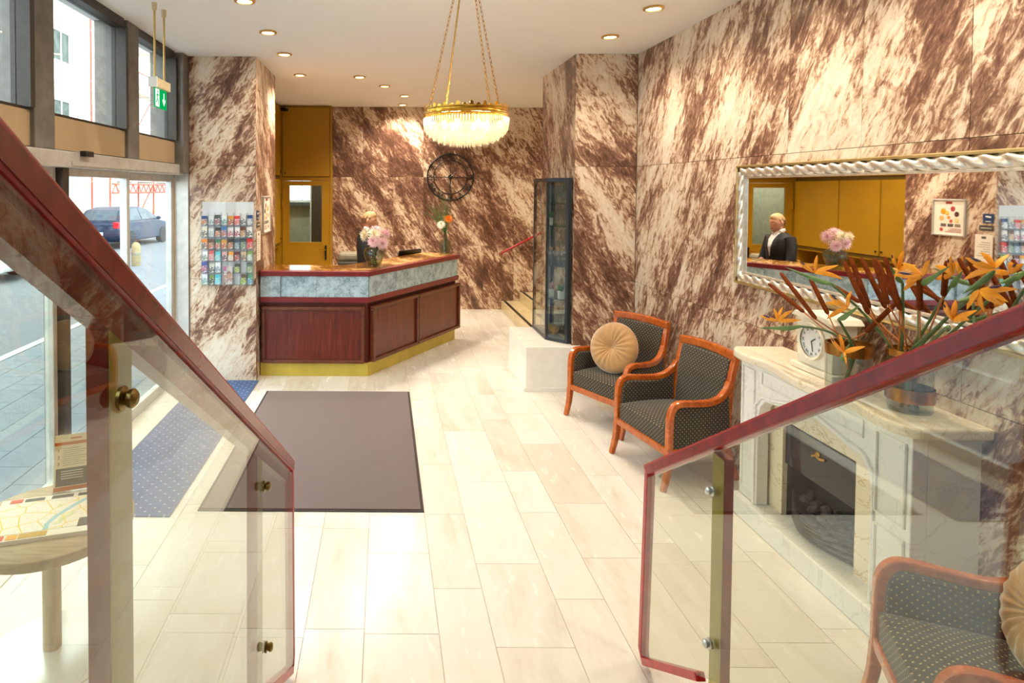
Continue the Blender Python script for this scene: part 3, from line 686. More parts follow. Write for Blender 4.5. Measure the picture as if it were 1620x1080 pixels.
def potplant(x, y, z, lm, label, n=26):
    p = empty('potted_plant', (x, y, z), label, 'plant', 'small plants in the showcase')
    MB().cbox((x, y, z+.041), (.06, .06, .08)).build('pot', POT, p, bevel=.003)
    b = MB()
    for i in range(n):
        a = random.random()*2*PI; r = .02+.02*random.random(); h = .09+.05*random.random(); c = Vector((x, y, z+.075)); t = c+Vector((math.cos(a)*r*1.4, math.sin(a)*r*1.4, h-.05))
        b.tube([c, (c+t)/2, t], [.003, .012, .001], 5, flat=((0, 0, 1), .4))
    b.build('foliage', lm, p)
potplant(1.80, 6.85, .895, LEAF, 'green succulent in a pale square pot on the lower showcase shelf')
potplant(1.80, 6.72, .895, PINKL, 'pink leaved succulent in a pale square pot on the lower showcase shelf')
potplant(1.87, 6.57, .895, LEAF, 'green succulent in a pale pot behind the front showcase pane')
potplant(1.80, 6.80, 1.665, LEAF, 'green succulent in a pale pot on the high showcase shelf')
CORK = plain('cork', '#b98a50', .8)
for i, (x, y) in enumerate(((1.79, 6.76), (1.79, 6.67), (1.85, 6.60), (1.89, 6.55), (1.86, 6.70))):
    b = empty('glass_bottle', (x, y, 1.24), 'clear corked glass bottle on the middle showcase shelf', 'bottle', 'bottles on the middle showcase shelf')
    MB().lathe([(.0, .001), (.024, .001), (.026, .01), (.026, .1), (.012, .13), (.012, .16)], 14, T4(x, y, 1.24)).build('body', CLEARV, b, smooth=True)
    MB().lathe([(.013, .158), (.015, .195), (0, .195)], 10, T4(x, y, 1.24)).build('cork', CORK, b)

# ================================================================== wall clock on back wall
ck = empty('wall_clock', (1.118, 10.6, 2.249), 'black open-frame wall clock with roman numerals on the back wall', 'clock')
cM = frame_M((1.118, 10.595, 2.249), (1, 0, 0), (0, 0, 1))
def ringm(r, w): return MB().tube([cM @ Vector((r*math.cos(a*PI/32), r*math.sin(a*PI/32), 0)) for a in range(64)], w, 6, True)
ringm(.39, .011).build('outer_ring', BLACKM, ck, smooth=True); ringm(.285, .008).build('inner_ring', BLACKM, ck, smooth=True)
for i, t in enumerate(['XII', 'I', 'II', 'III', 'IIII', 'V', 'VI', 'VII', 'VIII', 'IX', 'X', 'XI']):
    a = PI/2-i*PI/6
    textmesh('numeral', t, .115, BLACKM, cM @ RZ(a-PI/2) @ T4(0, .338, 0), ck, ext=.004)
MB().tube([cM @ Vector((-.285, 0, 0)), cM @ Vector((.285, 0, 0))], .004, 6).tube([cM @ Vector((0, -.285, 0)), cM @ Vector((0, .285, 0))], .004, 6).build('cross_bar', BLACKM, ck)
MB().lathe([(0, -.004), (.04, -.004), (.04, .014), (0, .016)], 20, cM).build('hub', BLACKM, ck)
MB().tube([cM @ Vector((0, 0, .015)), cM @ Vector((.1, .09, .015))], .007, 6).build('hour_hand', BLACKM, ck)
MB().tube([cM @ Vector((0, 0, .018)), cM @ Vector((-.02, -.24, .018))], .005, 6).build('minute_hand', BLACKM, ck)

# ================================================================== lamps
LED = emit('lamp_disc', '#ffe2b0', 18)
def downlight(x, y, label, k=1):
    d = empty('downlight', (x, y, H-.03), label, 'ceiling lamp', 'recessed ceiling downlights')
    MB().lathe([(.052, -.001), (.075, -.001), (.078, -.012), (.055, -.016), (.052, -.001)], 24, T4(x, y, H), caps=False).build('trim_ring', plain('brass_trim', '#d9b46a', .3, .8) if 'brass_trim' not in MATS else MATS['brass_trim'], d, smooth=True)
    MB().lathe([(0, -.003), (.052, -.003), (.052, -.009), (0, -.012)], 24, T4(x, y, H)).build('lamp', LED, d)
    L = bpy.data.lights.new('downlight_lamp', 'SPOT'); L.energy = SPOT_W*k; L.color = (1, .87, .68); L.spot_size = 2.5; L.spot_blend = .8; L.shadow_soft_size = .05
    o = bpy.data.objects.new('downlight_lamp', L); COL.objects.link(o); o.location = (x, y, H-.03); o.parent = d; o.location = (0, 0, 0)
for y, w in ((4.625, 'above the exit sign'), (5.55, 'over the big mat'), (6.454, 'in front of the marble pier'), (7.63, 'behind the marble pier')): downlight(-1.03, y, 'round brass-rimmed downlight '+w, .55 if y < 7 else 1.6)
for x, y, w in ((-.31, 7.74, 'over the short counter front'), (.0, 8.42, 'over the receptionist'), (.293, 9.29, 'beyond the receptionist'), (.294, 10.265, 'close to the back wall')): downlight(x, y, 'round brass-rimmed downlight '+w, 1.7)
for x, y, w in ((2.02, 5.657, 'over the chair with the round cushion'), (2.03, 4.774, 'over the chair without a cushion'), (2.03, 3.8, 'over the fireplace'), (2.03, 2.8, 'over the flowers'), (2.03, 1.6, 'over the third armchair'), (-1.03, 3.6, 'over the map table'), (2.9, 9.3, 'added to light the back steps')): downlight(x, y, 'round brass-rimmed downlight '+w, .75 if y < 6 else 1.6)  # the one at the back steps is an unseen lamp added to brighten the corridor

def chandelier():
    cx, cy, zr, R = .466, 3.60, 2.468, .236
    c = empty('chandelier', (cx, cy, zr-.17), 'gold chandelier with a bowl of crystal drops on four chains', 'chandelier')
    M = T4(cx, cy, zr)
    MB().lathe([(R-.004, 0), (R+.006, .0), (R+.008, .006), (R+.002, .012), (R+.002, .03), (R+.006, .035), (R-.004, .036), (R-.006, .0)], 64, M, caps=False).build('crown_band', GOLD, c, smooth=True)
    b = MB()
    for i in range(40):
        Mi = M @ RZ(2*PI*i/40) @ T4(R, 0, .034)
        h = .026 if i % 2 == 0 else .014
        b.add([(-.002, -.014, 0), (-.002, .014, 0), (-.002, .008, h*.5), (-.002, .011, h*.62), (-.002, 0, h), (-.002, -.011, h*.62), (-.002, -.008, h*.5),
               (.002, -.014, 0), (.002, .014, 0), (.002, .008, h*.5), (.002, .011, h*.62), (.002, 0, h), (.002, -.011, h*.62), (.002, -.008, h*.5)],
              [(6, 5, 4, 3, 2, 1, 0), (7, 8, 9, 10, 11, 12, 13)]+[(k, (k+1) % 7, 7+(k+1) % 7, 7+k) for k in range(7)], Mi)
    b.build('crown_finials', GOLD, c)
    MB().lathe([(R-.001, -.002), (R+.004, -.006), (R-.001, -.011)], 64, M, caps=False).build('lower_ring', GOLD, c, smooth=True)
    MB().lathe([(.035, 0), (.05, -.02), (.03, -.04), (.01, -.05)], 20, T4(cx, cy, H)).build('ceiling_rose', GOLD, c, smooth=True)
    for i in range(4):
        a = PI/4+i*PI/2-.35; p0 = Vector((cx+.025*math.cos(a), cy+.025*math.sin(a), H-.045)); p1 = Vector((cx+R*math.cos(a), cy+R*math.sin(a), zr+.036))
        n = 34; b = MB(); d = (p1-p0)/n; t = d.normalized(); u = t.orthogonal().normalized(); w = t.cross(u)
        for k in range(n):
            c0 = p0+d*(k+.5); s_ = u if k % 2 else w; hl = d.length*.66; hw = .006
            b.tube([c0+t*hl*math.cos(q*PI/5)+s_*hw*math.sin(q*PI/5)*(1.0) for q in range(10)], .0017, 4, True)
        b.build('chain', GOLD, c)
        if i == 1: MB().tube([p0, (p0+p1)/2+Vector((0, 0, -.01)), p1], .003, 6).build('cable', plain('gold_cable', '#c9a45c', .5), c)
    # crystal drops in tiers, too small to part one by one
    T = NT('crystal'); g = T.n('ShaderNodeBsdfGlossy'); g.inputs['Roughness'].default_value = .06; tr = T.n('ShaderNodeBsdfTransparent'); tr.inputs[0].default_value = (1, .97, .9, 1)
    tl = T.n('ShaderNodeBsdfTranslucent'); tl.inputs[0].default_value = (1, .95, .85, 1); m1 = T.n('ShaderNodeMixShader'); m1.inputs[0].default_value = .45; T.l(tr.outputs[0], m1.inputs[1]); T.l(tl.outputs[0], m1.inputs[2])
    m2 = T.n('ShaderNodeMixShader'); m2.inputs[0].default_value = .28; T.l(m1.outputs[0], m2.inputs[1]); T.l(g.outputs[0], m2.inputs[2]); T.l(m2.outputs[0], T.out.inputs[0]); MATS['crystal'] = T.m
    for k in range(9):
        r = R*math.cos(k/9*PI/2*.98)+.004; z = -.012-.118*math.sin(k/9*PI/2); n = max(8, int(2*PI*r/.0155)); b = MB()
        for i in range(n):
            Mi = M @ RZ(2*PI*(i+(k % 2)*.5)/n) @ T4(r, 0, z); L = .052+.008*random.random()
            b.add([(0, 0, 0), (.0045, .0, -.008), (0, .0052, -.008), (-.0045, 0, -.008), (0, -.0052, -.008), (.003, 0, -L+.012), (0, .0035, -L+.012), (-.003, 0, -L+.012), (0, -.0035, -L+.012), (0, 0, -L)],
                  [(0, 1, 2), (0, 2, 3), (0, 3, 4), (0, 4, 1), (1, 5, 6, 2), (2, 6, 7, 3), (3, 7, 8, 4), (4, 8, 5, 1), (9, 6, 5), (9, 7, 6), (9, 8, 7), (9, 5, 8)], Mi)
        tag(b.build('crystal_tier', 'crystal', c), kind='stuff')
    bulb = emit('chandelier_bulb', '#ffd595', 14)
    for i in range(6):
        a = i*PI/3; x, y = cx+.12*math.cos(a), cy+.12*math.sin(a)
        MB().ball((x, y, zr-.05), (.016, .016, .026), 10, 8).build('bulb', bulb, c, smooth=True)
        L = bpy.data.lights.new('chandelier_lamp', 'POINT'); L.energy = CHAND_W/6; L.color = (1, .8, .5); L.shadow_soft_size = .02
        o = bpy.data.objects.new('chandelier_lamp', L); COL.objects.link(o); o.parent = c; o.location = Vector((x, y, zr-.005))-c.location
chandelier()

# ================================================================== armchairs
def smooth_path(pts, n=4):
    P = [Vector(p) for p in pts]; out = []
    for i in range(len(P)-1):
        p0 = P[max(0, i-1)]; p1 = P[i]; p2 = P[i+1]; p3 = P[min(len(P)-1, i+2)]
        for k in range(n):
            t = k/n; out.append(.5*((2*p1)+(p2-p0)*t+(2*p0-5*p1+4*p2-p3)*t*t+(3*p1-p0-3*p2+p3)*t**3))
    out.append(P[-1]); return out
def armchair():
    c = empty('armchair', (0, 0, 0))
    for s in (-1, 1):
        leg = smooth_path([(.315, s*.315, 0), (.285, s*.312, .12), (.272, s*.31, .25)], 4)
        MB().sweep(leg, [.036+.012*i/8 for i in range(9)], [.032+.014*i/8 for i in range(9)]).build('leg', CHERRY, c, bevel=.006)
        rl = smooth_path([(-.315, s*.25, 0), (-.255, s*.252, .14), (-.225, s*.255, .27)], 4)
        MB().sweep(rl, .04, .04).build('leg', CHERRY, c, bevel=.006)
        arm = smooth_path([(.272, s*.31, .235), (.272, s*.31, .34), (.270, s*.311, .45), (.262, s*.311, .53), (.232, s*.311, .578), (.18, s*.311, .593), (.06, s*.308, .585), (-.05, s*.303, .585), (-.13, s*.295, .607), (-.19, s*.285, .655), (-.222, s*.278, .71)], 4)
        MB().sweep(arm, .046, .042).build('arm', CHERRY, c, bevel=.009)
        bp = smooth_path([(-.205, s*.272, .25), (-.213, s*.272, .5), (-.235, s*.272, .72), (-.272, s*.272, .875)], 4)
        MB().sweep(bp, .042, .042).build('back_post', CHERRY, c, bevel=.007)
        poly = [(.258, .27), (.258, .45), (.248, .52), (.22, .562), (.17, .575), (.05, .567), (-.05, .567), (-.13, .588), (-.19, .63), (-.21, .27)]
        MB().prism(poly, s*.318 if s < 0 else .272, -.272 if s < 0 else .318, Matrix(((1, 0, 0, 0), (0, 0, 1, 0), (0, 1, 0, 0), (0, 0, 0, 1)))).build('arm_panel', FAB, c, uv=True, bevel=.012)
        MB().box((-.2, s*.315-.014, .24), (.26, s*.315+.014, .285)).build('side_rail', CHERRY, c, bevel=.004)
    MB().box((.25, -.30, .235), (.29, .30, .287)).build('front_rail', CHERRY, c, bevel=.006)
    MB().box((-.23, -.26, .24), (-.195, .26, .29)).build('back_rail', CHERRY, c, bevel=.004)
    def seat(u, v):
        x = -.2+.478*u; y = -.27+.54*v; e = min(1, 12*min(u, 1-u), 12*min(v, 1-v)); return (x, y, .425+.03*math.sin(PI*u)*math.sin(PI*v)-.02*(1-e))
    b = MB().grid(seat, 13, 13)
    n = 13; ring = [(-.2+.478*i/12, -.27) for i in range(13)]+[(.278, -.27+.54*i/12) for i in range(1, 13)]+[(.278-.478*i/12, .27) for i in range(1, 13)]+[(-.2, .27-.54*i/12) for i in range(1, 12)]
    idx = [i for i in range(13)]+[i*13+12 for i in range(1, 13)]+[12*13+12-i for i in range(1, 13)]+[(12-i)*13 for i in range(1, 12)]
    o = len(b.v); b.v += [Vector((x, y, .285)) for x, y in ring]; m_ = len(ring)
    b.f += [(idx[i], idx[(i+1) % m_], o+(i+1) % m_, o+i) for i in range(m_)]+[tuple(range(o, o+m_))]
    b.build('seat', FAB, c, uv=True, smooth=True)
    def bk(x0): return [(x0-.205, .40), (x0-.213, .5), (x0-.232, .7), (x0-.268, .86)]
    P = bk(.028)+bk(-.024)[::-1]
    MB().prism(P, -.25, .25, Matrix(((1, 0, 0, 0), (0, 0, 1, 0), (0, 1, 0, 0), (0, 0, 0, 1)))).build('backrest', FAB, c, uv=True, bevel=.012)
    tr = [(-.262-.02*math.cos(t*PI/2), .292*t, .882+.014*math.cos(t*PI/2)) for t in [-1+.2*i for i in range(11)]]
    MB().sweep(tr, .062, .046, (0, 0, 1)).build('top_rail', CHERRY, c, bevel=.01)
    return c
ch = armchair()
ch.location = (2.085, 5.493, 0); ch.rotation_euler = (0, 0, math.atan2(-.454, -.891))
tag(ch, 'cherry wood armchair in dotted charcoal fabric with a round cushion, beside the plinth', 'chair', 'cherry wood armchairs along the marble wall')
c2 = clone(ch); c2.location = (2.149, 4.567, 0); c2.rotation_euler = (0, 0, math.atan2(-.2, -.98)); c2['label'] = 'empty cherry wood armchair in dotted charcoal fabric between the cushioned chair and fireplace'
c3 = clone(ch); c3.location = (2.086, 2.045, 0); c3.rotation_euler = (0, 0, math.atan2(.42, -.91)); c3['label'] = 'cherry wood armchair behind the railing glass, on the near side of the fireplace'
def cushion(loc, rz, tilt, label, r=.222):
    c = empty('round_cushion', loc, label, 'cushion', 'round tan velvet cushions')
    def f(u, v):
        a = 2*PI*u; k = v*2-1; rr = (1-abs(k)**2.2)**.5 if abs(k) < 1 else 0
        return None
    b = MB(); N = 96; prof = [(.0, .012), (.10, .034), (.3, .055), (.55, .062), (.8, .05), (.94, .028), (1.0, 0)]
    rings = prof + [(p[0], -p[1]) for p in prof[-2::-1]]
    def fn(u, v):
        j = round(v*(len(rings)-1)); q, h = rings[j]; a = 2*PI*u
        pl = 1+.10*math.cos(20*a)*(1-q)*q*4*.5
        return (r*q*math.cos(a), r*q*math.sin(a), h*1.05*(pl+.10*math.cos(20*a)*(q*(1-q)*2)))
    b.grid(fn, N, len(rings), True)
    o = b.build('cover', TANV, c, smooth=True) if False else None
    M = T4(*loc) @ RZ(rz) @ Matrix.Rotation(PI/2-tilt, 4, 'Y')
    b2 = MB(); b2.add(b.v, b.f, M); o = b2.build('cover', TANV, c, smooth=True)
    for sgn in (1, -1): MB().ball((0, 0, sgn*.016), (.016, .016, .01), 10, 6, M).build('button', TANV, c, smooth=True)
cushion((2.02, 5.45, .665), math.atan2(-.62, -.72), .30, 'round pleated tan velvet cushion leaning in the armchair beside the plinth')
cushion((2.19, 2.0, .655), math.atan2(.30, -.93), .28, 'round tan cushion in the armchair behind the railing glass', .2)

# ================================================================== fireplace
fp = empty('fireplace', (2.42, 3.29, 0), 'carved white marble fireplace with serpentine mantel shelf', 'fireplace')
YZ = Matrix(((0, 0, 1, 0), (1, 0, 0, 0), (0, 1, 0, 0), (0, 0, 0, 1)))     # prism xy -> world yz, extruded in x
MB().box((2.235, 2.66, .001), (2.57, 3.96, .13)).build('hearth', CARR, fp, bevel=.006)
y0, y1, zt = 2.885, 3.765, .80
arch = [(y1, .13), (y1, zt-.13), (y1-.02, zt-.06), (y1-.07, zt-.01), (y1-.16, zt+.0), (y1-.24, zt+.02), (y1-.36, zt+.045), ((y0+y1)/2, zt+.055), (y0+.36, zt+.045), (y0+.24, zt+.02), (y0+.16, zt), (y0+.07, zt-.01), (y0+.02, zt-.06), (y0, zt-.13), (y0, .13)]
MB().prism([(2.66, .13), (2.66, 1.0), (3.95, 1.0), (3.95, .13)]+arch, 2.275, 2.345, YZ).build('surround', CARR, fp, bevel=.006)
arch2 = [(y, z) for y, z in arch]
MB().tube([(2.272, y, z) for y, z in smooth_path([(a, b, 0) for a, b in arch2], 2) for y, z in [(y, z)]] if False else [(2.273, p.x, p.y) for p in smooth_path([(a+(.02 if a > 3.33 else -.02), b+(.02 if b > .6 else 0), 0) for a, b in arch2], 3)], .011, 6).build('arch_moulding', CARR, fp, smooth=True)
for a, b in ((2.66, 2.72), (3.89, 3.95)): MB().box((2.345, a, .13), (2.572, b, 1.0)).build('side_panel', CARR, fp)
def mould(y0, y1, z0, z1, r=.008):
    return MB().tube([(2.272, y0, z0), (2.272, y1, z0), (2.272, y1, z1), (2.272, y0, z1)], r, 6, True)
mould(2.69, 2.85, .2, .52).build('pilaster_moulding', CARR, fp); mould(2.69, 2.85, .58, .95).build('pilaster_moulding', CARR, fp)
mould(3.80, 3.92, .2, .95).build('pilaster_moulding', CARR, fp); mould(2.93, 3.72, .885, .965, .006).build('frieze_moulding', CARR, fp)
shelfp = [(2.572, 2.60)]+[(p.x, p.y) for p in smooth_path([(2.26, 2.60, 0), (2.215, 2.66, 0), (2.20, 2.76, 0), (2.215, 2.87, 0), (2.235, 2.95, 0), (2.215, 3.1, 0), (2.19, 3.29, 0), (2.215, 3.48, 0), (2.235, 3.63, 0), (2.215, 3.71, 0), (2.20, 3.82, 0), (2.215, 3.93, 0), (2.26, 4.0, 0)], 4)]+[(2.572, 4.0)]
MB().prism(shelfp, 1.0, 1.05).build('mantel_shelf', MANT, fp, bevel=.014, segs=3)
for a, b, c_, d in ((2.74, 3.085, .13, .86), (3.655, 3.885, .13, .86)): MB().box((2.36, a, c_), (2.39, b, d)).build('slip', BEIGE, fp)
MB().box((2.36, 3.085, .70), (2.39, 3.37, .86)).build('slip', BEIGE, fp); MB().box((2.36, 3.372, .70), (2.39, 3.655, .86)).build('slip', BEIGE, fp)
SOOT = plain('soot', '#1d1a18', .8, var=.4, vs=20)
MB().box((2.55, 3.06, .13), (2.568, 3.68, .75)).box((2.391, 3.06, .13), (2.55, 3.083, .75)).box((2.391, 3.657, .13), (2.55, 3.68, .75)).box((2.391, 3.083, .705), (2.55, 3.657, .72)).build('firebox', SOOT, fp)
hp = MB().box((2.375, 3.087, .445), (2.385, 3.653, .699)).build('hood_plate', NT('black_glass').set('#0c0e14', .06).m, fp)
MB().tube([(2.372, 3.42, .585), (2.37, 3.39, .6), (2.37, 3.36, .592), (2.372, 3.32, .6)], .007, 6).ball((2.371, 3.38, .612), (.004, .02, .014), 8, 6).build('emblem', BRASS, hp)
gr = empty('fire_grate', (2.42, 3.37, .13), 'black iron fire basket holding coals in the fireplace', 'fire grate')
IRON = plain('cast_iron', '#2b2725', .5, metal=.5, var=.3, vs=40)
for k in range(5):
    z = .15+k*.028; MB().tube([(2.42-(.10+.004*k)*math.sin(PI*t), 3.10+.54*t, z+.035*math.cos(2*PI*t)*(k/5)) for t in [i/14 for i in range(15)]], .008, 6).build('bar', IRON, gr, smooth=True)
for y in (3.13, 3.61): MB().box((2.40, y-.012, .131), (2.43, y+.012, .30)).build('leg', IRON, gr)
MB().box((2.40, 3.12, .2), (2.54, 3.62, .215)).build('grate_bed', IRON, gr)
COALM = plain('coal', '#3d3531', .75, var=.5, vs=40)
coal0 = None
for i in range(24):
    if coal0 is None:
        b = MB(); b.ball((0, 0, 0), 1, 7, 5)
        b.v = [v*(.75+.4*random.random()) for v in b.v]; q = b.build('coal', COALM); q.data.transform(Matrix.Translation(q.location)); coal0 = q
    else: q = coal0.copy(); COL.objects.link(q)
    q.location = (2.40+.022*(i % 4)+.01*random.random()+.012*(i % 2), 3.16+.42*(i/23), .245+.022*((i*7) % 3)); q.scale = (.026, .032, .022); q.rotation_euler = (i*1.3, i*.7, i*2.1)
    tag(q, 'lump of dark coal heaped in the iron fire basket', 'coal', 'coals in the fire basket')

# ================================================================== big mirror with rope frame
mr = empty('wall_mirror', (2.55, 3.25, 1.375), 'wide wall mirror in a silver twisted rope frame above the fireplace', 'mirror')
Y0, Y1, Z0, Z1 = 2.0, 4.495, 1.385, 2.225
MB().box((2.545, Y0+.05, Z0+.05), (2.556, Y1-.05, Z1-.05)).build('mirror_glass', MIRR, mr)
MB().box((2.556, Y0, Z0), (2.572, Y1, Z1)).build('back_board', MAHF, mr)
def rope(p, q):
    p = Vector(p); q = Vector(q); L = (q-p).length; n = int(L/.008); t = (q-p)/L; u = Vector((1, 0, 0)); w = t.cross(u); R0 = .033; M_ = 16
    b = MB(); vs = []; fs = []
    for i in range(n+1):
        s = L*i/n
        for k in range(M_):
            a = 2*PI*k/M_; rr = R0*(.66+.42*abs(math.cos(1.5*(a-2*PI*s/.30)))); vs.append(p+t*s+(u*math.cos(a)*.75+w*math.sin(a))*rr)
    for i in range(n):
        for k in range(M_): fs.append((i*M_+k, i*M_+(k+1) % M_, (i+1)*M_+(k+1) % M_, (i+1)*M_+k))
    return b.add(vs, fs)
e = .047
for p, q in (((2.54, Y0+e, Z1-e), (2.54, Y1-e, Z1-e)), ((2.54, Y0+e, Z0+e), (2.54, Y1-e, Z0+e)), ((2.54, Y1-e, Z0+e), (2.54, Y1-e, Z1-e)), ((2.54, Y0+e, Z0+e), (2.54, Y0+e, Z1-e))): rope(p, q).build('rope_moulding', SILV, mr, smooth=True)
def rect_bar(i, x0, x1, w):
    a, b, c, d = Y0+i, Y1-i, Z0+i, Z1-i
    return MB().box((x0, a, c), (x1, b, c+w)).box((x0, a, d-w), (x1, b, d)).box((x0, a, c+w), (x1, a+w, d-w)).box((x0, b-w, c+w), (x1, b, d-w))
rect_bar(0, 2.52, 2.572, .018).build('outer_fillet', GILT, mr, bevel=.005); rect_bar(.078, 2.528, 2.556, .014).build('inner_fillet', SILV, mr, bevel=.004)

# ================================================================== mantel clock, vases, flowers
mc = empty('mantel_clock', (2.42, 3.395, 1.05), 'cream wooden mantel clock with a round white dial', 'clock')
MB().box((2.33, 3.225, 1.051), (2.5, 3.565, 1.085)).build('base', CREAM, mc, bevel=.008)
MB().box((2.35, 3.255, 1.085), (2.48, 3.535, 1.345)).build('body', CREAM, mc, bevel=.006)
MB().prism([(3.225, 1.345), (3.565, 1.345), (3.535, 1.375), (3.395, 1.385), (3.255, 1.375)], 2.33, 2.5, YZ).build('roof', CREAM, mc, bevel=.006)
dM = frame_M((2.349, 3.405, 1.225), (0, -1, 0), (0, 0, 1))
d_ = MB().lathe([(0, .002), (.088, .002), (.088, .004), (0, .005)], 32, dM).build('dial', WHITE, mc)
MB().lathe([(.086, .0), (.1, .0), (.1, .02), (.086, .014)], 32, dM, caps=False).build('bezel', CREAM, mc, smooth=True)
for i, t in enumerate(['XII', 'I', 'II', 'III', 'IV', 'V', 'VI', 'VII', 'VIII', 'IX', 'X', 'XI']): textmesh('numeral', t, .022, BLACK, dM @ RZ(-i*PI/6) @ T4(0, .068, .006), d_, ext=.0004)
MB().tube([dM @ Vector((0, 0, .008)), dM @ Vector((.012, -.055, .008))], .0022, 5).tube([dM @ Vector((0, 0, .009)), dM @ Vector((.03, .02, .009))], .003, 5).build('hands', BLACK, d_)
BRG = plain('bronze_gold', '#a8702e', .25, .9, var=.2)
def tall_vase(x, y, r, h, rim, label):
    v = empty('glass_vase', (x, y, 1.05), label, 'vase', 'glass vases on the mantel')
    MB().lathe([(0, .002), (r*.95, .002), (r, .012), (r, h), (r-.004, h), (r-.004, .014), (0, .014)], 32, T4(x, y, 1.051)).build('body', CLEARV, v, smooth=True)
    MB().lathe([(r+.002, h-rim), (r+.004, h), (r-.006, h), (r-.006, h-rim)], 32, T4(x, y, 1.051), caps=False).build('gold_rim', BRG, v, smooth=True)
    return v
tall_vase(2.335, 3.12, .098, .235, .055, 'clear glass vase with a bronze rim in front of the mantel clock')
vb = tall_vase(2.40, 2.83, .085, .28, .03, 'clear glass vase with a bronze rim and gold band holding most flowers')
MB().lathe([(.0905, .05), (.0915, .06), (.0915, .1), (.0905, .11)], 32, T4(2.40, 2.83, 1.051), caps=False).build('gold_band', BRG, vb, smooth=True)
BIRDS = [
((2.2, 3.473, 1.321), (2.17, 3.589, 1.256), (2.22, 3.312, 1.328), [(2.16, 3.575, 1.333), (2.2, 3.517, 1.385), (2.24, 3.492, 1.403), (2.16, 3.29, 1.416), (2.2, 3.279, 1.369)]),
((2.18, 3.16, 1.635), (2.15, 3.34, 1.639), (2.2, 3.063, 1.591), [(2.14, 3.232, 1.692), (2.18, 3.142, 1.726), (2.22, 3.05, 1.686), (2.14, 2.908, 1.639)]),
((2.2, 2.955, 1.499), (2.17, 2.839, 1.529), (2.22, 3.041, 1.422), [(2.16, 3.029, 1.547), (2.2, 3.108, 1.49), (2.24, 3.149, 1.402), (2.16, 2.895, 1.562), (2.2, 2.931, 1.581)]),
((2.12, 2.865, 1.304), (2.09, 2.806, 1.306), (2.14, 2.906, 1.271), [(2.08, 2.898, 1.375), (2.12, 2.894, 1.384), (2.16, 2.789, 1.353), (2.08, 2.791, 1.27)]),
((2.25, 2.731, 1.706), (2.22, 2.739, 1.722), (2.27, 2.73, 1.648), [(2.21, 2.711, 1.784), (2.25, 2.705, 1.792), (2.29, 2.685, 1.732), (2.21, 2.701, 1.667)]),
((2.2, 2.551, 1.702), (2.17, 2.396, 1.762), (2.22, 2.589, 1.664), [(2.16, 2.644, 1.694), (2.2, 2.654, 1.744), (2.24, 2.689, 1.62), (2.16, 2.471, 1.777), (2.2, 2.634, 1.662)]),
((2.32, 2.548, 1.708), (2.29, 2.47, 1.736), (2.34, 2.576, 1.658), [(2.28, 2.512, 1.791), (2.32, 2.629, 1.736), (2.36, 2.667, 1.672), (2.28, 2.496, 1.764)]),
((2.2, 2.248, 1.773), (2.17, 2.338, 1.667), (2.22, 2.273, 1.76), [(2.16, 2.323, 1.804), (2.2, 2.303, 1.825), (2.24, 2.238, 1.826), (2.16, 2.327, 1.719), (2.2, 2.334, 1.774)]),
((2.28, 2.272, 1.752), (2.25, 2.285, 1.711), (2.3, 2.246, 1.761), [(2.24, 2.187, 1.798), (2.28, 2.271, 1.795), (2.32, 2.373, 1.747), (2.24, 2.19, 1.788)]),
((2.15, 2.252, 1.694), (2.12, 2.305, 1.643), (2.17, 2.294, 1.67), [(2.11, 2.077, 1.726), (2.15, 2.299, 1.614), (2.19, 2.27, 1.607), (2.11, 2.107, 1.676), (2.15, 2.165, 1.655)]),
((2.14, 2.342, 1.561), (2.11, 2.332, 1.54), (2.16, 2.382, 1.534), [(2.1, 2.333, 1.64), (2.14, 2.332, 1.644), (2.18, 2.289, 1.614), (2.1, 2.234, 1.59)]),
]
BL = ['reaching out furthest towards the armchairs, beak hanging level', 'with four petals, arching over the cattails by the clock', 'nodding over the cream mantel clock', 'drooping low in front of the bronze-rimmed clock vase', 'small and upright among the brown cattails', 'with its green beak pointing away from the armchairs', 'half hidden behind a cattail near the mirror', 'tallest of the vase, fanned wide open', 'on the outer edge of the bouquet beside the tallest bloom', 'hanging its petals down above the railing', 'low and close behind the red handrail']
ORG = plain('petal_orange', '#f99a14', .5, var=.25, vs=14); PURP = plain('petal_violet', '#3a2350', .5); STEMG = plain('stem_green', '#4f6a3a', .5, var=.4, vs=9); SPA = plain('spathe_green', '#55763c', .45, var=.4, vs=8); STEMR = plain('stem_rust', '#b86a2c', .6, var=.3)
CATB = plain('cattail_brown', '#6e3212', .95, var=.3, vs=60, spec=.1)
vA = Vector((2.335, 3.12, 1.06)); vB = Vector((2.40, 2.83, 1.06))
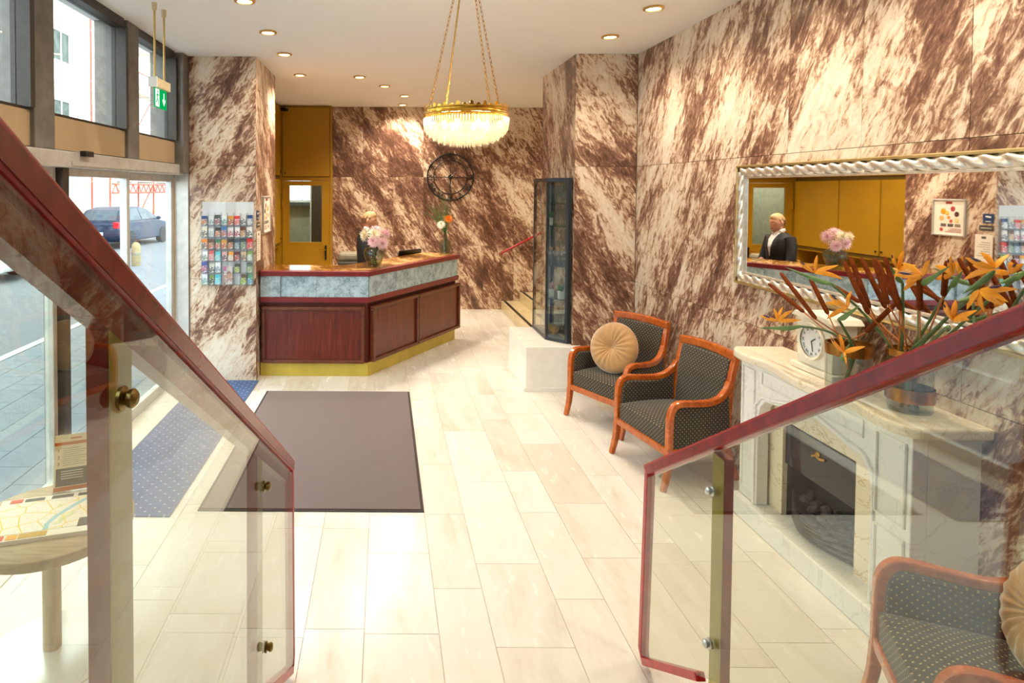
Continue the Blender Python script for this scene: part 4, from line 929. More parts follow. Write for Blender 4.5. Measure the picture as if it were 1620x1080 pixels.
for i, (b0, tip, neck, seps) in enumerate(BIRDS):
    b0, tip, neck = Vector(b0), Vector(tip), Vector(neck); vv = vA if i in (0, 2, 3) else vB
    fl = empty('bird_of_paradise', b0, 'orange bird-of-paradise flower '+BL[i], 'flower', 'bird-of-paradise flowers on the mantel')
    ax = (tip-b0); mid = neck.lerp(tip, .45)+Vector((0, 0, -.006))
    MB().tube(smooth_path([neck, neck.lerp(mid, .5)+Vector((0, 0, -.004)), mid, tip], 3), [.006, .009, .011, .013, .014, .013, .011, .008, .005, .001][:10], 8, flat=((1, 0, 0), .7)).build('spathe', SPA, fl, smooth=True)
    top = vv+Vector((.03*math.cos(i*2.3), .03*math.sin(i*2.3), .20)); bot = vv+Vector((-.03*math.cos(i*2.3), -.03*math.sin(i*2.3), .0))
    mid2 = neck.lerp(top, .5)+Vector((0, 0, .03 if i in (0, 1) else .015))
    MB().tube(smooth_path([neck, mid2, top, bot], 4), [.006]*5+[.0065]*4+[.007]*4, 7).build('stem', STEMG, fl, smooth=True)
    for k, sp in enumerate(seps):
        sp = Vector(sp); mdl = b0.lerp(sp, .5)+(Vector((0, 0, .008)) if k % 2 else Vector((-.008, 0, 0)))
        MB().tube(smooth_path([b0, mdl, sp], 4), [.003, .007, .0105, .0125, .0125, .011, .008, .0045, .0008], 6, flat=((1, 0, 0), .3)).build('petal', ORG, fl, smooth=True)
    tg = b0+(Vector(seps[0])-b0)*.7+Vector((-.015, 0, .012))
    MB().tube(smooth_path([b0, b0.lerp(tg, .6), tg], 3), [.003, .003, .004, .006, .006, .004, .001], 5, flat=((1, 0, 0), .5)).build('tongue', PURP, fl, smooth=True)
CAT = [((2.185, 3.44, 1.598), (2.185, 3.146, 1.4), 0), ((2.235, 3.625, 1.509), (2.235, 3.311, 1.403), 0), ((2.285, 3.344, 1.579), (2.285, 3.203, 1.415), 0), ((2.335, 3.242, 1.558), (2.335, 3.057, 1.503), 1), ((2.21, 3.0, 1.71), (2.21, 2.838, 1.488), 1), ((2.26, 3.029, 1.731), (2.26, 2.897, 1.504), 1), ((2.31, 3.025, 1.727), (2.31, 2.867, 1.51), 1), ((2.185, 2.786, 1.748), (2.185, 2.7, 1.559), 1), ((2.235, 2.841, 1.742), (2.235, 2.694, 1.534), 1), ((2.285, 2.85, 1.751), (2.285, 2.76, 1.531), 1), ((2.335, 2.589, 1.763), (2.335, 2.602, 1.611), 1), ((2.21, 2.575, 1.698), (2.21, 2.57, 1.558), 1), ((2.26, 2.752, 1.554), (2.26, 2.917, 1.388), 0)]
for i, (a, b, k) in enumerate(CAT):
    a, b = Vector(a), Vector(b); vv = vB if k else vA
    c = empty('cattail', b, 'brown velvet cattail spike rising from the '+('gold-banded mantel vase' if k else 'vase beside the mantel clock'), 'cattail', 'cattails in the gold-banded vase' if k else 'cattails in the clock-side vase')
    L = (a-b).length; MB().tube([a, a.lerp(b, .03), a.lerp(b, .15), a.lerp(b, .5), a.lerp(b, .95), b], [.003, .0085, .0105, .0115, .0105, .005], 9).build('spike', CATB, c, smooth=True)
    top = vv+Vector((.04*math.cos(i*1.7), .04*math.sin(i*1.7), .21)); MB().tube(smooth_path([b, b.lerp(top, .5), top, vv+Vector((-.03*math.cos(i*1.7), -.03*math.sin(i*1.7), .0))], 3), .0035, 6).build('stem', STEMR, c, smooth=True)

# ================================================================== vases on the counter
def mum(name, c, r, dirv, mat, label, stem_to, n=64, group=None):
    c = Vector(c); d = Vector(dirv).normalized(); f = empty(name, c, label, 'flower', group)
    b = MB(); ga = PI*(3-5**.5)
    u = d.orthogonal().normalized(); w = d.cross(u)
    for i in range(n):
        k = (i+.5)/n; th = math.acos(1-1.35*k); ph = i*ga; v = d*math.cos(th)+(u*math.cos(ph)+w*math.sin(ph))*math.sin(th)
        L = r*(.8+.35*k)*(.9+.2*((i*7) % 5)/4); s = c+v*r*.12; t = c+v*L; m_ = s.lerp(t, .6)+d*r*.06
        b.tube([s, m_, t], [r*.03, r*.075, r*.012], 5, flat=(v.cross(d) if v.cross(d).length > .05 else u, 1) if False else ((d if abs(v.dot(d)) < .95 else u), .35))
    b.build('bloom', mat, f, smooth=True)
    MB().tube(smooth_path([c-d*r*.1, c.lerp(Vector(stem_to[0]), .5)+Vector((0, 0, .01)), stem_to[0], stem_to[1]], 3), .004, 6).build('stem', STEMG, f)
    lv = MB()
    for k in range(3):
        p = c.lerp(Vector(stem_to[0]), .55+.15*k); a = k*2.1+c.x*9; e = p+Vector((.06*math.cos(a), .06*math.sin(a), -.01)); lv.tube([p, p.lerp(e, .5)+Vector((0, 0, .012)), e], [.004, .02, .002], 6, flat=((0, 0, 1), .2))
    lv.build('leaves', LEAF, f, smooth=True)
v1 = Vector((-.113, 7.2, 1.153)); v2 = Vector((.85, 8.66, 1.153))
vq = empty('round_vase', v1, 'bulbous smoky glass vase of pink and cream flowers on the counter corner', 'vase')
MB().lathe([(0, .0), (.06, .0), (.068, .01), (.10, .07), (.124, .14), (.118, .185), (.085, .215), (.062, .23), (.062, .245), (.07, .255), (.066, .256), (.057, .245), (.057, .23), (.08, .212), (.113, .183), (.119, .14), (.096, .075), (.06, .014), (0, .014)], 32, T4(*v1)).build('body', VASEG, vq, smooth=True)
vr = empty('bottle_vase', v2, 'bottle-shaped green glass vase of grasses at the far counter end', 'vase')
MB().lathe([(0, 0), (.074, 0), (.078, .008), (.078, .165), (.068, .182), (.027, .195), (.024, .21), (.024, .27), (.028, .275), (.022, .275), (.02, .21), (.06, .176), (.073, .16), (.073, .012), (0, .012)], 28, T4(*v2)).build('body', VASEG, vr, smooth=True)
PK = plain('petal_pink', '#f2cdd4', .6, var=.12, vs=20); CRM = plain('petal_cream', '#f3e6c8', .6, var=.08, vs=20); ORF = plain('petal_deep_orange', '#ee8a14', .6, var=.2, vs=20); WHF = plain('petal_white', '#f4f0dc', .6, var=.05)
G1 = 'blooms in the smoky counter vase'
for i, (px_, m_, dv, t) in enumerate((((-.215, 7.15, 1.52), CRM, (-.8, -.5, .35), 'cream chrysanthemum leaning towards the receptionist'), ((-.095, 7.2, 1.565), PK, (0, -.4, .9), 'pink chrysanthemum at the top of the counter bouquet'), ((-.11, 7.1, 1.525), CRM, (0, -.8, .5), 'cream chrysanthemum in the middle of the counter bouquet'), ((.01, 7.16, 1.525), PK, (.8, -.5, .3), 'large pink chrysanthemum leaning towards the clock wall'), ((-.115, 7.06, 1.455), PK, (-.2, -.9, .2), 'pink chrysanthemum low over the smoky vase'), ((-.02, 7.07, 1.43), PK, (.3, -.9, .0), 'pale pink chrysanthemum lowest on the bouquet'))):
    mum('chrysanthemum', px_, .078, dv, m_, t, (v1+Vector((.02*math.cos(i), .02*math.sin(i), .24)), v1+Vector((-.03*math.cos(i), -.03*math.sin(i), .03))), group=G1)
mum('chrysanthemum', (.885, 8.6, 1.635), .066, (.2, -.7, .6), ORF, 'orange chrysanthemum in the green bottle vase', (v2+Vector((0, 0, .26)), v2+Vector((.02, 0, .03))))
mum('chrysanthemum', (.79, 8.58, 1.555), .062, (-.2, -.9, .4), WHF, 'white chrysanthemum in the green bottle vase', (v2+Vector((0, 0, .26)), v2+Vector((-.02, 0, .03))))
gs = empty('grass_spray', v2+Vector((0, 0, .03)), 'long green grass blades rising from the bottle vase', 'grass')
for i in range(26):
    k = i/25; a = -.85+1.0*k; L = .42+.2*random.random(); p = v2+Vector((0, 0, .25)); e = p+Vector((math.sin(a)*L*.75-.02, -.08+.16*random.random(), math.cos(a)*L*.95)); q = p.lerp(e, .5)+Vector((.03, 0, .03))
    MB().tube(smooth_path([v2+Vector((0, 0, .03)), p, q, e], 3), [.002]*4+[.004]*3+[.0035, .002, .0006], 4).build('blade', LEAF, gs)

# ================================================================== stair railings in front
def railing(X, out, y0, z0, slope, ynear, posts, knobs, label, board, wk):
    """X = inner face of posts; out = -1 or 1 away from the stair; top edge passes (y0, z0)"""
    r = empty('stair_railing', (X, y0, 0), label, 'railing', 'red glazed stair railings')
    zt = lambda y: z0+slope*(y-y0)
    cap = [(X+out*.021, ynear, zt(ynear)-.024), (X+out*.021, y0-.05, zt(y0-.05)-.024), (X+out*.021, y0, zt(y0)-.024)]
    MB().sweep(cap, .048, .042, (1, 0, 0)).build('handrail', RED if out > 0 else RED, r, bevel=.005)
    MB().sweep([(X-out*.0035, ynear, zt(ynear)-.028), (X-out*.0035, y0-.02, zt(y0-.02)-.028)], .003, .03, (1, 0, 0)).build('rail_side', REDD, r)
    yb = y0+.045
    MB().sweep([(X+out*.018, y0-.012, zt(y0)-.03), (X+out*.018, yb-.02, .06), (X+out*.018, yb-.045, .025), (X+out*.018, yb-.5, .32)], .036, .03, (1, 0, 0)).build('end_frame', RED, r, bevel=.004)
    gx = X+out*.007
    poly = [(y0-.02, zt(y0)-.05), (yb-.03, .04), (ynear, .04+.61*(yb-.03-ynear)), (ynear, zt(ynear)-.05)]
    MB().prism(poly, gx-.005, gx+.005, YZ).build('glass_panel', RAILG, r)
    if board: MB().sweep([(X+out*.028, ynear, zt(ynear)-.076), (X+out*.028, y0-.1, zt(y0-.1)-.076)], .03, .05, (1, 0, 0)).build('board', REDD, r)
    for (a, b) in posts:
        xa, xb = sorted((X+out*.016, X+out*.049)); xm, xn = sorted((X+out*.016, X+out*.014))
        p = MB().box((xa, a, max(.0, .6*(2.3-b)) if True else 0), (xb, b, zt(b)-.05)).build('post', REDD, r, bevel=.002)
        MB().box((xm, a, max(.0, .6*(2.3-b))), (xn, b, zt(b)-.055)).build('gold_face', OLIVE, p)
    for (y, z) in knobs:
        M = frame_M((gx-out*.005, y, z), (0, 1, 0), (0, 0, -1 if out > 0 else 1))
        if M.to_3x3() @ Vector((0, 0, 1)) @ Vector((-out, 0, 0)) < 0: M = M @ Matrix.Rotation(PI, 4, 'X')
        MB().lathe([(.016, 0), (.018, .006), (.01, .009), (.013, .014), (.014, .02), (.009, .025), (0, .026)], 16, M).build('glass_bolt', wk, r, smooth=True)
railing(-.371, -1, 2.574, .919, -.6085, -.1, [(.873, .948), (1.90, 1.972)], [(.876, 1.752), (1.915, 1.125), (1.95, .59)], 'red lacquered glass railing on the street-window side of the stair', True, DBRASS)
railing(1.115, 1, 2.633, .882, -.631, -.1, [(.86, .935), (2.048, 2.116)], [(2.088, 1.034), (2.085, .51)], 'red lacquered glass railing on the fireplace side of the stair', False, STEEL)
for k in range(7):
    y1_ = 2.3-k*.29; struct(MB().box((-.33, y1_-.30 if k < 6 else -2.6, 0), (1.08, y1_, .17*(k+1)*.93)).build('stair_step', WHITEM))

# ================================================================== round table with map and sign
tc_ = Vector((-1.455, 2.70, 0))
tb = empty('side_table', tc_, 'round pale oak pedestal table with a polished base by the entrance', 'table')
MB().lathe([(0, .555), (.335, .555), (.34, .56), (.34, .595), (.335, .6), (0, .6)], 64, T4(*tc_)).build('table_top', OAK, tb, smooth=True)
MB().lathe([(.038, .02), (.038, .56)], 24, T4(*tc_)).build('column', OAKL, tb, smooth=True)
MB().lathe([(0, .001), (.275, .001), (.275, .006), (.20, .016), (.05, .026), (0, .026)], 64, T4(*tc_)).build('base_disc', plain('brushed_base', '#e4e2dd', .22, .35, var=.03), tb, smooth=True)
def mapmat():
    T = NT('city_map').set(rough=.6); tc = T.n('ShaderNodeTexCoord'); v = tc.outputs['Object']
    a = T.n('ShaderNodeTexVoronoi', feature='DISTANCE_TO_EDGE', voronoi_dimensions='2D'); a.inputs['Scale'].default_value = 38; T.l(v, a.inputs['Vector'])
    b = T.n('ShaderNodeTexVoronoi', feature='DISTANCE_TO_EDGE', voronoi_dimensions='2D'); b.inputs['Scale'].default_value = 11; T.l(v, b.inputs['Vector'])
    g = noise(T, v, 14, 3); base = T.ramp(g, [(.35, '#efe2cf'), (.64, '#f1e6d6'), (.68, '#cfd49a'), (1, '#cfd49a')])
    m1 = T.n('ShaderNodeMix', data_type='RGBA'); T.l(T.math('LESS_THAN', a.outputs['Distance'], .035), m1.inputs[0]); T.l(base.outputs[0], m1.inputs[6]); m1.inputs[7].default_value = lin('#dccfb8')
    m2 = T.n('ShaderNodeMix', data_type='RGBA'); T.l(T.math('LESS_THAN', b.outputs['Distance'], .03), m2.inputs[0]); T.l(m1.outputs[2], m2.inputs[6]); m2.inputs[7].default_value = lin('#ecc94e')
    T.l(m2.outputs[2], T.b.inputs['Base Color']); return T.m
mp = empty('city_map', (-1.48, 2.70, .6), 'printed city map block with a blue river on the round table', 'map')
mM = T4(-1.478, 2.69, .6) @ RZ(.30)
MB().box((-.205, -.185, .001), (.205, .185, .018), mM).build('pad', PAPER, mp)
MB().box((-.2, -.135, .018), (.2, .14, .0195), mM).build('map_print', mapmat(), mp)
MB().tube([mM @ Vector(p) for p in ((.03, -.13, .0195), (.025, -.09, .0195), (.05, -.03, .0195), (.09, .03, .0195), (.13, .08, .0195), (.175, .135, .0195))], .012, 6, flat=((0, 0, 1), .06)).build('river', plain('river_blue', '#9cc3cf', .6), mp)
for x0, x1, y0_, y1_, col in ((-.17, -.12, .145, .178, '#d8573f'), (-.11, -.03, .147, .172, '#4f4a44'), (.0, .09, .147, .175, '#55504a'), (.11, .19, .147, .172, '#3f3a35'), (-.17, -.12, -.178, -.142, '#e4573a'), (-.11, -.07, -.178, -.142, '#f0a51d'), (-.065, .04, -.178, -.142, '#c79a2c'), (.15, .2, -.14, -.07, '#4a4540')):
    nm = 'print_'+col[1:]; MB().box((x0, y0_, .018), (x1, y1_, .0198), mM).build('print_block', MATS.get(nm) or plain(nm, col, .6, var=.05), mp)
sg = empty('sign_holder', (-1.48, 2.93, .6), 'acrylic stand with a beige and brown check-in notice on the round table', 'sign')
sM = frame_M((-1.475, 2.925, .603), (.155, .062, 0), (-.02, .12, .99))     # upright sheet, leaning back a little
SGP = plain('notice_beige', '#ecd9b0', .7, var=.02); SGO = plain('notice_orange', '#c8631f', .6, var=.03); SGD = plain('notice_dark', '#4b443a', .6)
MB().box((-.085, .0, -.006), (.085, .275, -.002), sM).box((-.085, .0, -.06), (.085, .004, -.006), sM).build('acrylic', ACRY, sg)
nt = MB().box((-.08, .012, -.002), (.08, .27, .0), sM).build('notice', SGP, sg)
MB().box((-.08, .222, 0), (.08, .236, .001), sM).box((-.08, .012, 0), (.08, .03, .001), sM).box((-.012, .248, 0), (.035, .254, .001), sM).build('orange_print', SGO, nt)
MB().box((-.072, .034, 0), (.072, .115, .001), sM).build('dark_print', SGD, nt)
ln = MB()
for k in range(9): ln.box((-.045, .205-k*.0095, 0), (.03+.04*((k*5) % 3)/2, .207-k*.0095, .0008), sM)
ln.build('text_lines', plain('text_grey', '#8f8775', .7), nt)
ln = MB()
for k in range(4): ln.box((-.05, .10-k*.011, .001), (.045, .1025-k*.011, .0016), sM)
ln.build('text_lines', PAPER, nt)
for k, t in enumerate('123'): textmesh('numeral', t, .022, SGD, sM @ T4(-.062, .197-k*.031, .0005), nt, ext=.0004)

# ================================================================== leaflet rack on the marble pier
rk = empty('leaflet_rack', (-1.645, 6.56, 1.03), 'clear acrylic leaflet rack on the marble pier beside the entrance', 'rack')
RX0, RX1 = -1.916, -1.374; RZs = [1.668, 1.542, 1.417, 1.292, 1.167, 1.042]
MB().box((RX0, 6.583, 1.03), (RX1, 6.590, 1.903)).build('back_panel', glass('milky_acrylic', '#ffffff', .05, .05, .72, '#eef1f5'), rk)
for z in RZs:
    MB().box((RX0, 6.53, z-.012), (RX1, 6.583, z-.008)).build('shelf', ACRY, rk); MB().box((RX0, 6.527, z-.012), (RX1, 6.530, z+.058)).build('front_lip', ACRY, rk)
for k in range(9): x = RX0+k*(RX1-RX0)/8; MB().box((x-.001, 6.53, 1.03), (x+.001, 6.583, 1.79)).build('divider', ACRY, rk)
for x in (-1.79, -1.52): MB().lathe([(0, 0), (.005, 0), (.005, .003), (0, .004)], 10, frame_M((x, 6.583, 1.855), (1, 0, 0), (0, 0, 1))).build('screw', STEEL, rk)
def leafmat(a, b):
    nm = 'leaflet_%s_%s' % (a[1:], b[1:])
    if nm in MATS: return MATS[nm]
    T = NT(nm).set(rough=.35); tc = T.n('ShaderNodeTexCoord'); sp = T.n('ShaderNodeSeparateXYZ'); T.l(tc.outputs['Generated'], sp.inputs[0])
    mpn = T.n('ShaderNodeMapping'); mpn.inputs['Scale'].default_value = (1, 1, 1.8); T.l(tc.outputs['Generated'], mpn.inputs[0]); n = noise(T, mpn.outputs[0], 3.2, 2, .6)
    pic = T.ramp(n, [(.42, b), (.5, a), (.58, '#e9e4da')], 'CONSTANT'); k = T.math('GREATER_THAN', sp.outputs[2], .66)
    mx = T.n('ShaderNodeMix', data_type='RGBA'); T.l(k, mx.inputs[0]); T.l(pic.outputs[0], mx.inputs[6]); mx.inputs[7].default_value = lin(a); T.l(mx.outputs[2], T.b.inputs['Base Color']); MATS[nm] = T.m; return T.m
ROWN = ['top row', 'second row', 'third row', 'fourth row', 'fifth row', 'bottom row']
LF = [[('navy and orange', '#26407c', '#e08a2c'), ('pale grey', '#d6dcda', '#8fa39c'), ('dark grey', '#4b5350', '#b0483c'), ('white and teal', '#e2eae6', '#6fa39a'), ('yellow and red', '#d9952e', '#b3402a'), ('red', '#d92b23', '#ee6a5a'), ('grey photo', '#cfcdc8', '#55524e'), ('navy and white', '#2b4a86', '#efefef')],
      [('cream', '#e6dcc2', '#4d4a45'), ('silver', '#dde2e0', '#a9b3b1'), ('black and orange', '#3a3128', '#e2832c'), ('blue and orange', '#4c7fb8', '#d9782c'), ('white and pink', '#ece6e4', '#d1606a'), ('white', '#f1efee', '#c23b3b'), ('brown', '#7a4226', '#e0a052'), ('white and black', '#e9e6e0', '#55504a')],
      [('orange', '#e88a2a', '#5d5c5e'), ('brown and orange', '#5b3a2a', '#e07b2c'), ('green', '#2f7d57', '#e0622c'), ('yellow', '#e0a23c', '#c84a2a'), ('dark brown', '#3d302a', '#d8782f'), ('steel blue', '#41566a', '#9fb0ba'), ('dark green', '#4a5a58', '#8ba05a'), ('scarlet', '#d8281f', '#ea5648')],
      [('white', '#f0efee', '#8f9a70'), ('coral', '#d8656a', '#e9a09c'), ('turquoise', '#5fc4cc', '#9fdde0'), ('pink and black', '#d8a4a0', '#55302c'), ('orange edged white', '#f0a02c', '#efe9e0'), ('dark red', '#6b2a2a', '#d8483c'), ('tan', '#d3b48a', '#7c4c30'), ('green and white', '#8aa860', '#e4e8e4')],
      [('blue and red', '#5560a8', '#c8606a'), ('penguin photo', '#d8d4c0', '#33332f'), ('white', '#f1f2f2', '#9aa5b4'), None, None, ('lime and black', '#4a4a34', '#b8cc2c'), None, ('grey green', '#5f6d62', '#a2bb72')],
      [('white and lilac', '#e8e4ee', '#7ab0a0'), ('green and black', '#7a8f4c', '#3a4638'), ('turquoise', '#58bfce', '#8fe0e4'), None, None, None, ('lime and brown', '#6b5540', '#b5cf38'), ('green and blue', '#5f9a78', '#6aa8c8')]]
cw = (RX1-RX0)/8
for r, row in enumerate(LF):
    for k, it in enumerate(row):
        if it is None: continue
        nm, a, b = it; x = RX0+(k+.5)*cw+random.uniform(-.003, .003); hgt = random.uniform(.092, .112)
        MB_ = MB(); w_ = random.uniform(.053, .059); Mx = T4(x, 6.552, RZs[r]-.0075) @ Matrix.Rotation(-.12, 4, 'X') @ Matrix.Rotation(random.uniform(-.05, .05), 4, 'Y')
        o = MB_.box((-w_/2, -.006, 0), (w_/2, .006, hgt), Mx).build('leaflet', leafmat(a, b)); tag(o, '%s leaflet in the %s of the acrylic rack' % (nm, ROWN[r]), 'leaflet', 'leaflets in the acrylic rack')
mg = empty('magazine', (RX0+4*cw, 6.552, RZs[5]), 'portrait magazine with a pink strip spanning two rows of the rack', 'magazine')
Mx = T4(RX0+4.0*cw+.005, 6.553, RZs[5]-.0075) @ Matrix.Rotation(-.10, 4, 'X')
MB().box((-.045, -.006, 0), (.045, .004, .19), Mx).build('cover', leafmat('#e3d6d0', '#b88f84'), mg); MB().box((-.045, -.0075, .14), (-.02, -.006, .19), Mx).build('pink_strip', plain('magenta', '#d84f9c', .5), mg)
MB().ball((.01, -.007, .1), (.024, .003, .04), 12, 8, Mx).build('portrait_face', plain('portrait_skin', '#c9a08c', .6), mg)

# ---- framed poster, plaques and notice on the side of the pier
po = empty('framed_poster', (-1.34, 7.13, 1.54), 'silver framed breakfast poster with fruit on the side of the pier', 'poster')
def YZbox(y0, y1, z0, z1, x0, x1): return MB().box((x0, y0, z0), (x1, y1, z1))
YZbox(6.92, 7.34, 1.54, 1.96, -1.351, -1.34).build('back', PAPER, po)
fr = MB()
for q in ((6.92, 6.94, 1.54, 1.96), (7.32, 7.34, 1.54, 1.96), (6.94, 7.32, 1.94, 1.96), (6.94, 7.32, 1.54, 1.56)): fr.box((-1.351, q[0], q[2]), (-1.33, q[1], q[3]))
fr.build('frame', ALU, po, bevel=.004)
YZbox(7.09, 7.17, 1.905, 1.93, -1.34, -1.339).build('red_label', plain('poster_red', '#9c2a2a', .6), po)
for i, (y, z, r_, col) in enumerate(((7.20, 1.82, .035, '#f0a020'), (7.15, 1.80, .025, '#f2c14a'), (7.08, 1.85, .03, '#b23a3a'), (7.03, 1.79, .03, '#5a2a20'), (7.13, 1.75, .02, '#e88a20'), (7.22, 1.74, .03, '#e6b070'), (7.03, 1.72, .03, '#e8d090'), (7.10, 1.71, .02, '#d0402c'), (7.22, 1.61, .022, '#b83a30'))):
    MB().lathe([(0, 0), (r_, 0), (r_*.9, .0015), (0, .002)], 16, frame_M((-1.34, y, z), (0, 1, 0), (0, 0, 1))).build('fruit_print', MATS.get('fruit'+col) or plain('fruit'+col, col, .6, var=.25, vs=60), po)
for k in range(3): YZbox(6.98+k*.09, 7.05+k*.09, 1.645, 1.68, -1.34, -1.339).build('photo_print', plain('poster_photo%d' % k, ['#8c7a68', '#54504c', '#6a5a50'][k], .6, var=.5, vs=60), po)
tx = MB()
for k in range(3): tx.box((-1.34, 6.97, 1.585+k*.017), (-1.339, 7.17-k*.03, 1.591+k*.017))
tx.build('text_lines', MATS['poster_red'], po)
bp_ = empty('blue_plaque', (-1.345, 6.67, 1.705), 'small square blue plaque with a white emblem beside the framed poster', 'plaque')
YZbox(6.61, 6.73, 1.71, 1.81, -1.351, -1.347).build('plate', plain('plaque_blue', '#20406e', .4), bp_); MB().prism([(6.64, 1.765), (6.70, 1.775), (6.70, 1.79), (6.64, 1.785)], -1.347, -1.346, YZ).box((-1.347, 6.64, 1.725), (-1.346, 6.70, 1.733)).build('emblem', WHITE, bp_)
gp_ = empty('grey_plaque', (-1.345, 6.67, 1.62), 'small dark grey plaque under the blue plaque on the pier', 'plaque')
YZbox(6.61, 6.77, 1.63, 1.685, -1.351, -1.347).build('plate', plain('plaque_grey', '#4a4642', .4), gp_); YZbox(6.63, 6.75, 1.65, 1.663, -1.347, -1.346).build('lettering_bar', plain('plaque_text', '#b8b2a8', .5), gp_)
no = empty('paper_notice', (-1.345, 6.71, 1.27), 'white paper notice with lines of print beneath the grey plaque', 'notice')
YZbox(6.615, 6.815, 1.27, 1.585, -1.351, -1.349).build('sheet', PAPER, no)
tx = MB()
for k in range(8): tx.box((-1.349, 6.64, 1.33+k*.024), (-1.3485, 6.72+.07*((k*3) % 4)/3, 1.334+k*.024))
tx.box((-1.349, 6.69, 1.54), (-1.3485, 6.74, 1.565)); tx.build('print', plain('print_grey', '#57524c', .7), no)

# ================================================================== exit sign
ex = empty('exit_sign', (-1.72, 4.8, 2.66), 'green emergency exit sign hanging on two rods before the street windows', 'sign')
MB().box((-1.75, 4.66, 2.80), (-1.69, 4.96, 2.87)).build('housing', plain('sign_housing', '#d8c7a2', .5), ex, bevel=.004)
MB().box((-1.752, 4.652, 2.798), (-1.688, 4.665, 2.872)).build('end_cap', WHITE, ex)
gp = MB().box((-1.724, 4.69, 2.655), (-1.716, 4.94, 2.80)).build('green_plate', emit('exit_green_lit', '#00a850', .8), ex)
WL = emit('exit_white_lit', '#f2fff6', 1.0)
eM = frame_M((-1.7155, 4.815, 2.728), (0, 1, 0), (0, 0, 1))
MB().box((.055, -.01, 0), (.07, .05, .001), eM).prism([(.03, -.005), (.0625, -.05), (.095, -.005), (.085, .005), (.0625, -.025), (.04, .005)], 0, .001, eM).build('arrow', WL, gp)
MB().box((-.118, -.066, 0), (-.035, .066, .0008), eM).build('doorway', WL, gp)
GL2 = MATS['exit_green_lit']
man = MB().lathe([(0, .0008), (.009, .0008), (.009, .0018), (0, .0018)], 12, eM @ T4(-.068, .047, 0))
for pts, w_ in (([(-.072, .033), (-.080, -.004)], .008), ([(-.080, -.004), (-.060, -.020), (-.066, -.052)], .006), ([(-.080, -.004), (-.092, -.03), (-.112, -.034)], .006), ([(-.072, .03), (-.055, .018), (-.045, .026)], .0045), ([(-.073, .03), (-.092, .02), (-.098, .004)], .0045)):
    man.tube([eM @ Vector((a, b, .0012)) for a, b in pts], w_, 6, flat=((1, 0, 0), .12))
man.build('running_figure', GL2, gp)
for y in (4.70, 4.90):
    MB().tube([(-1.72, y, 2.87), (-1.72, y, H)], .008, 8).build('rod', plain('rod_gold', '#c9a963', .4, .5) if 'rod_gold' not in MATS else MATS['rod_gold'], ex)
    MB().lathe([(.010, -.06), (.018, -.05), (.02, -.01), (.02, 0)], 14, T4(-1.72, y, H)).build('ceiling_cap', MATS['sign_housing'], ex, smooth=True)

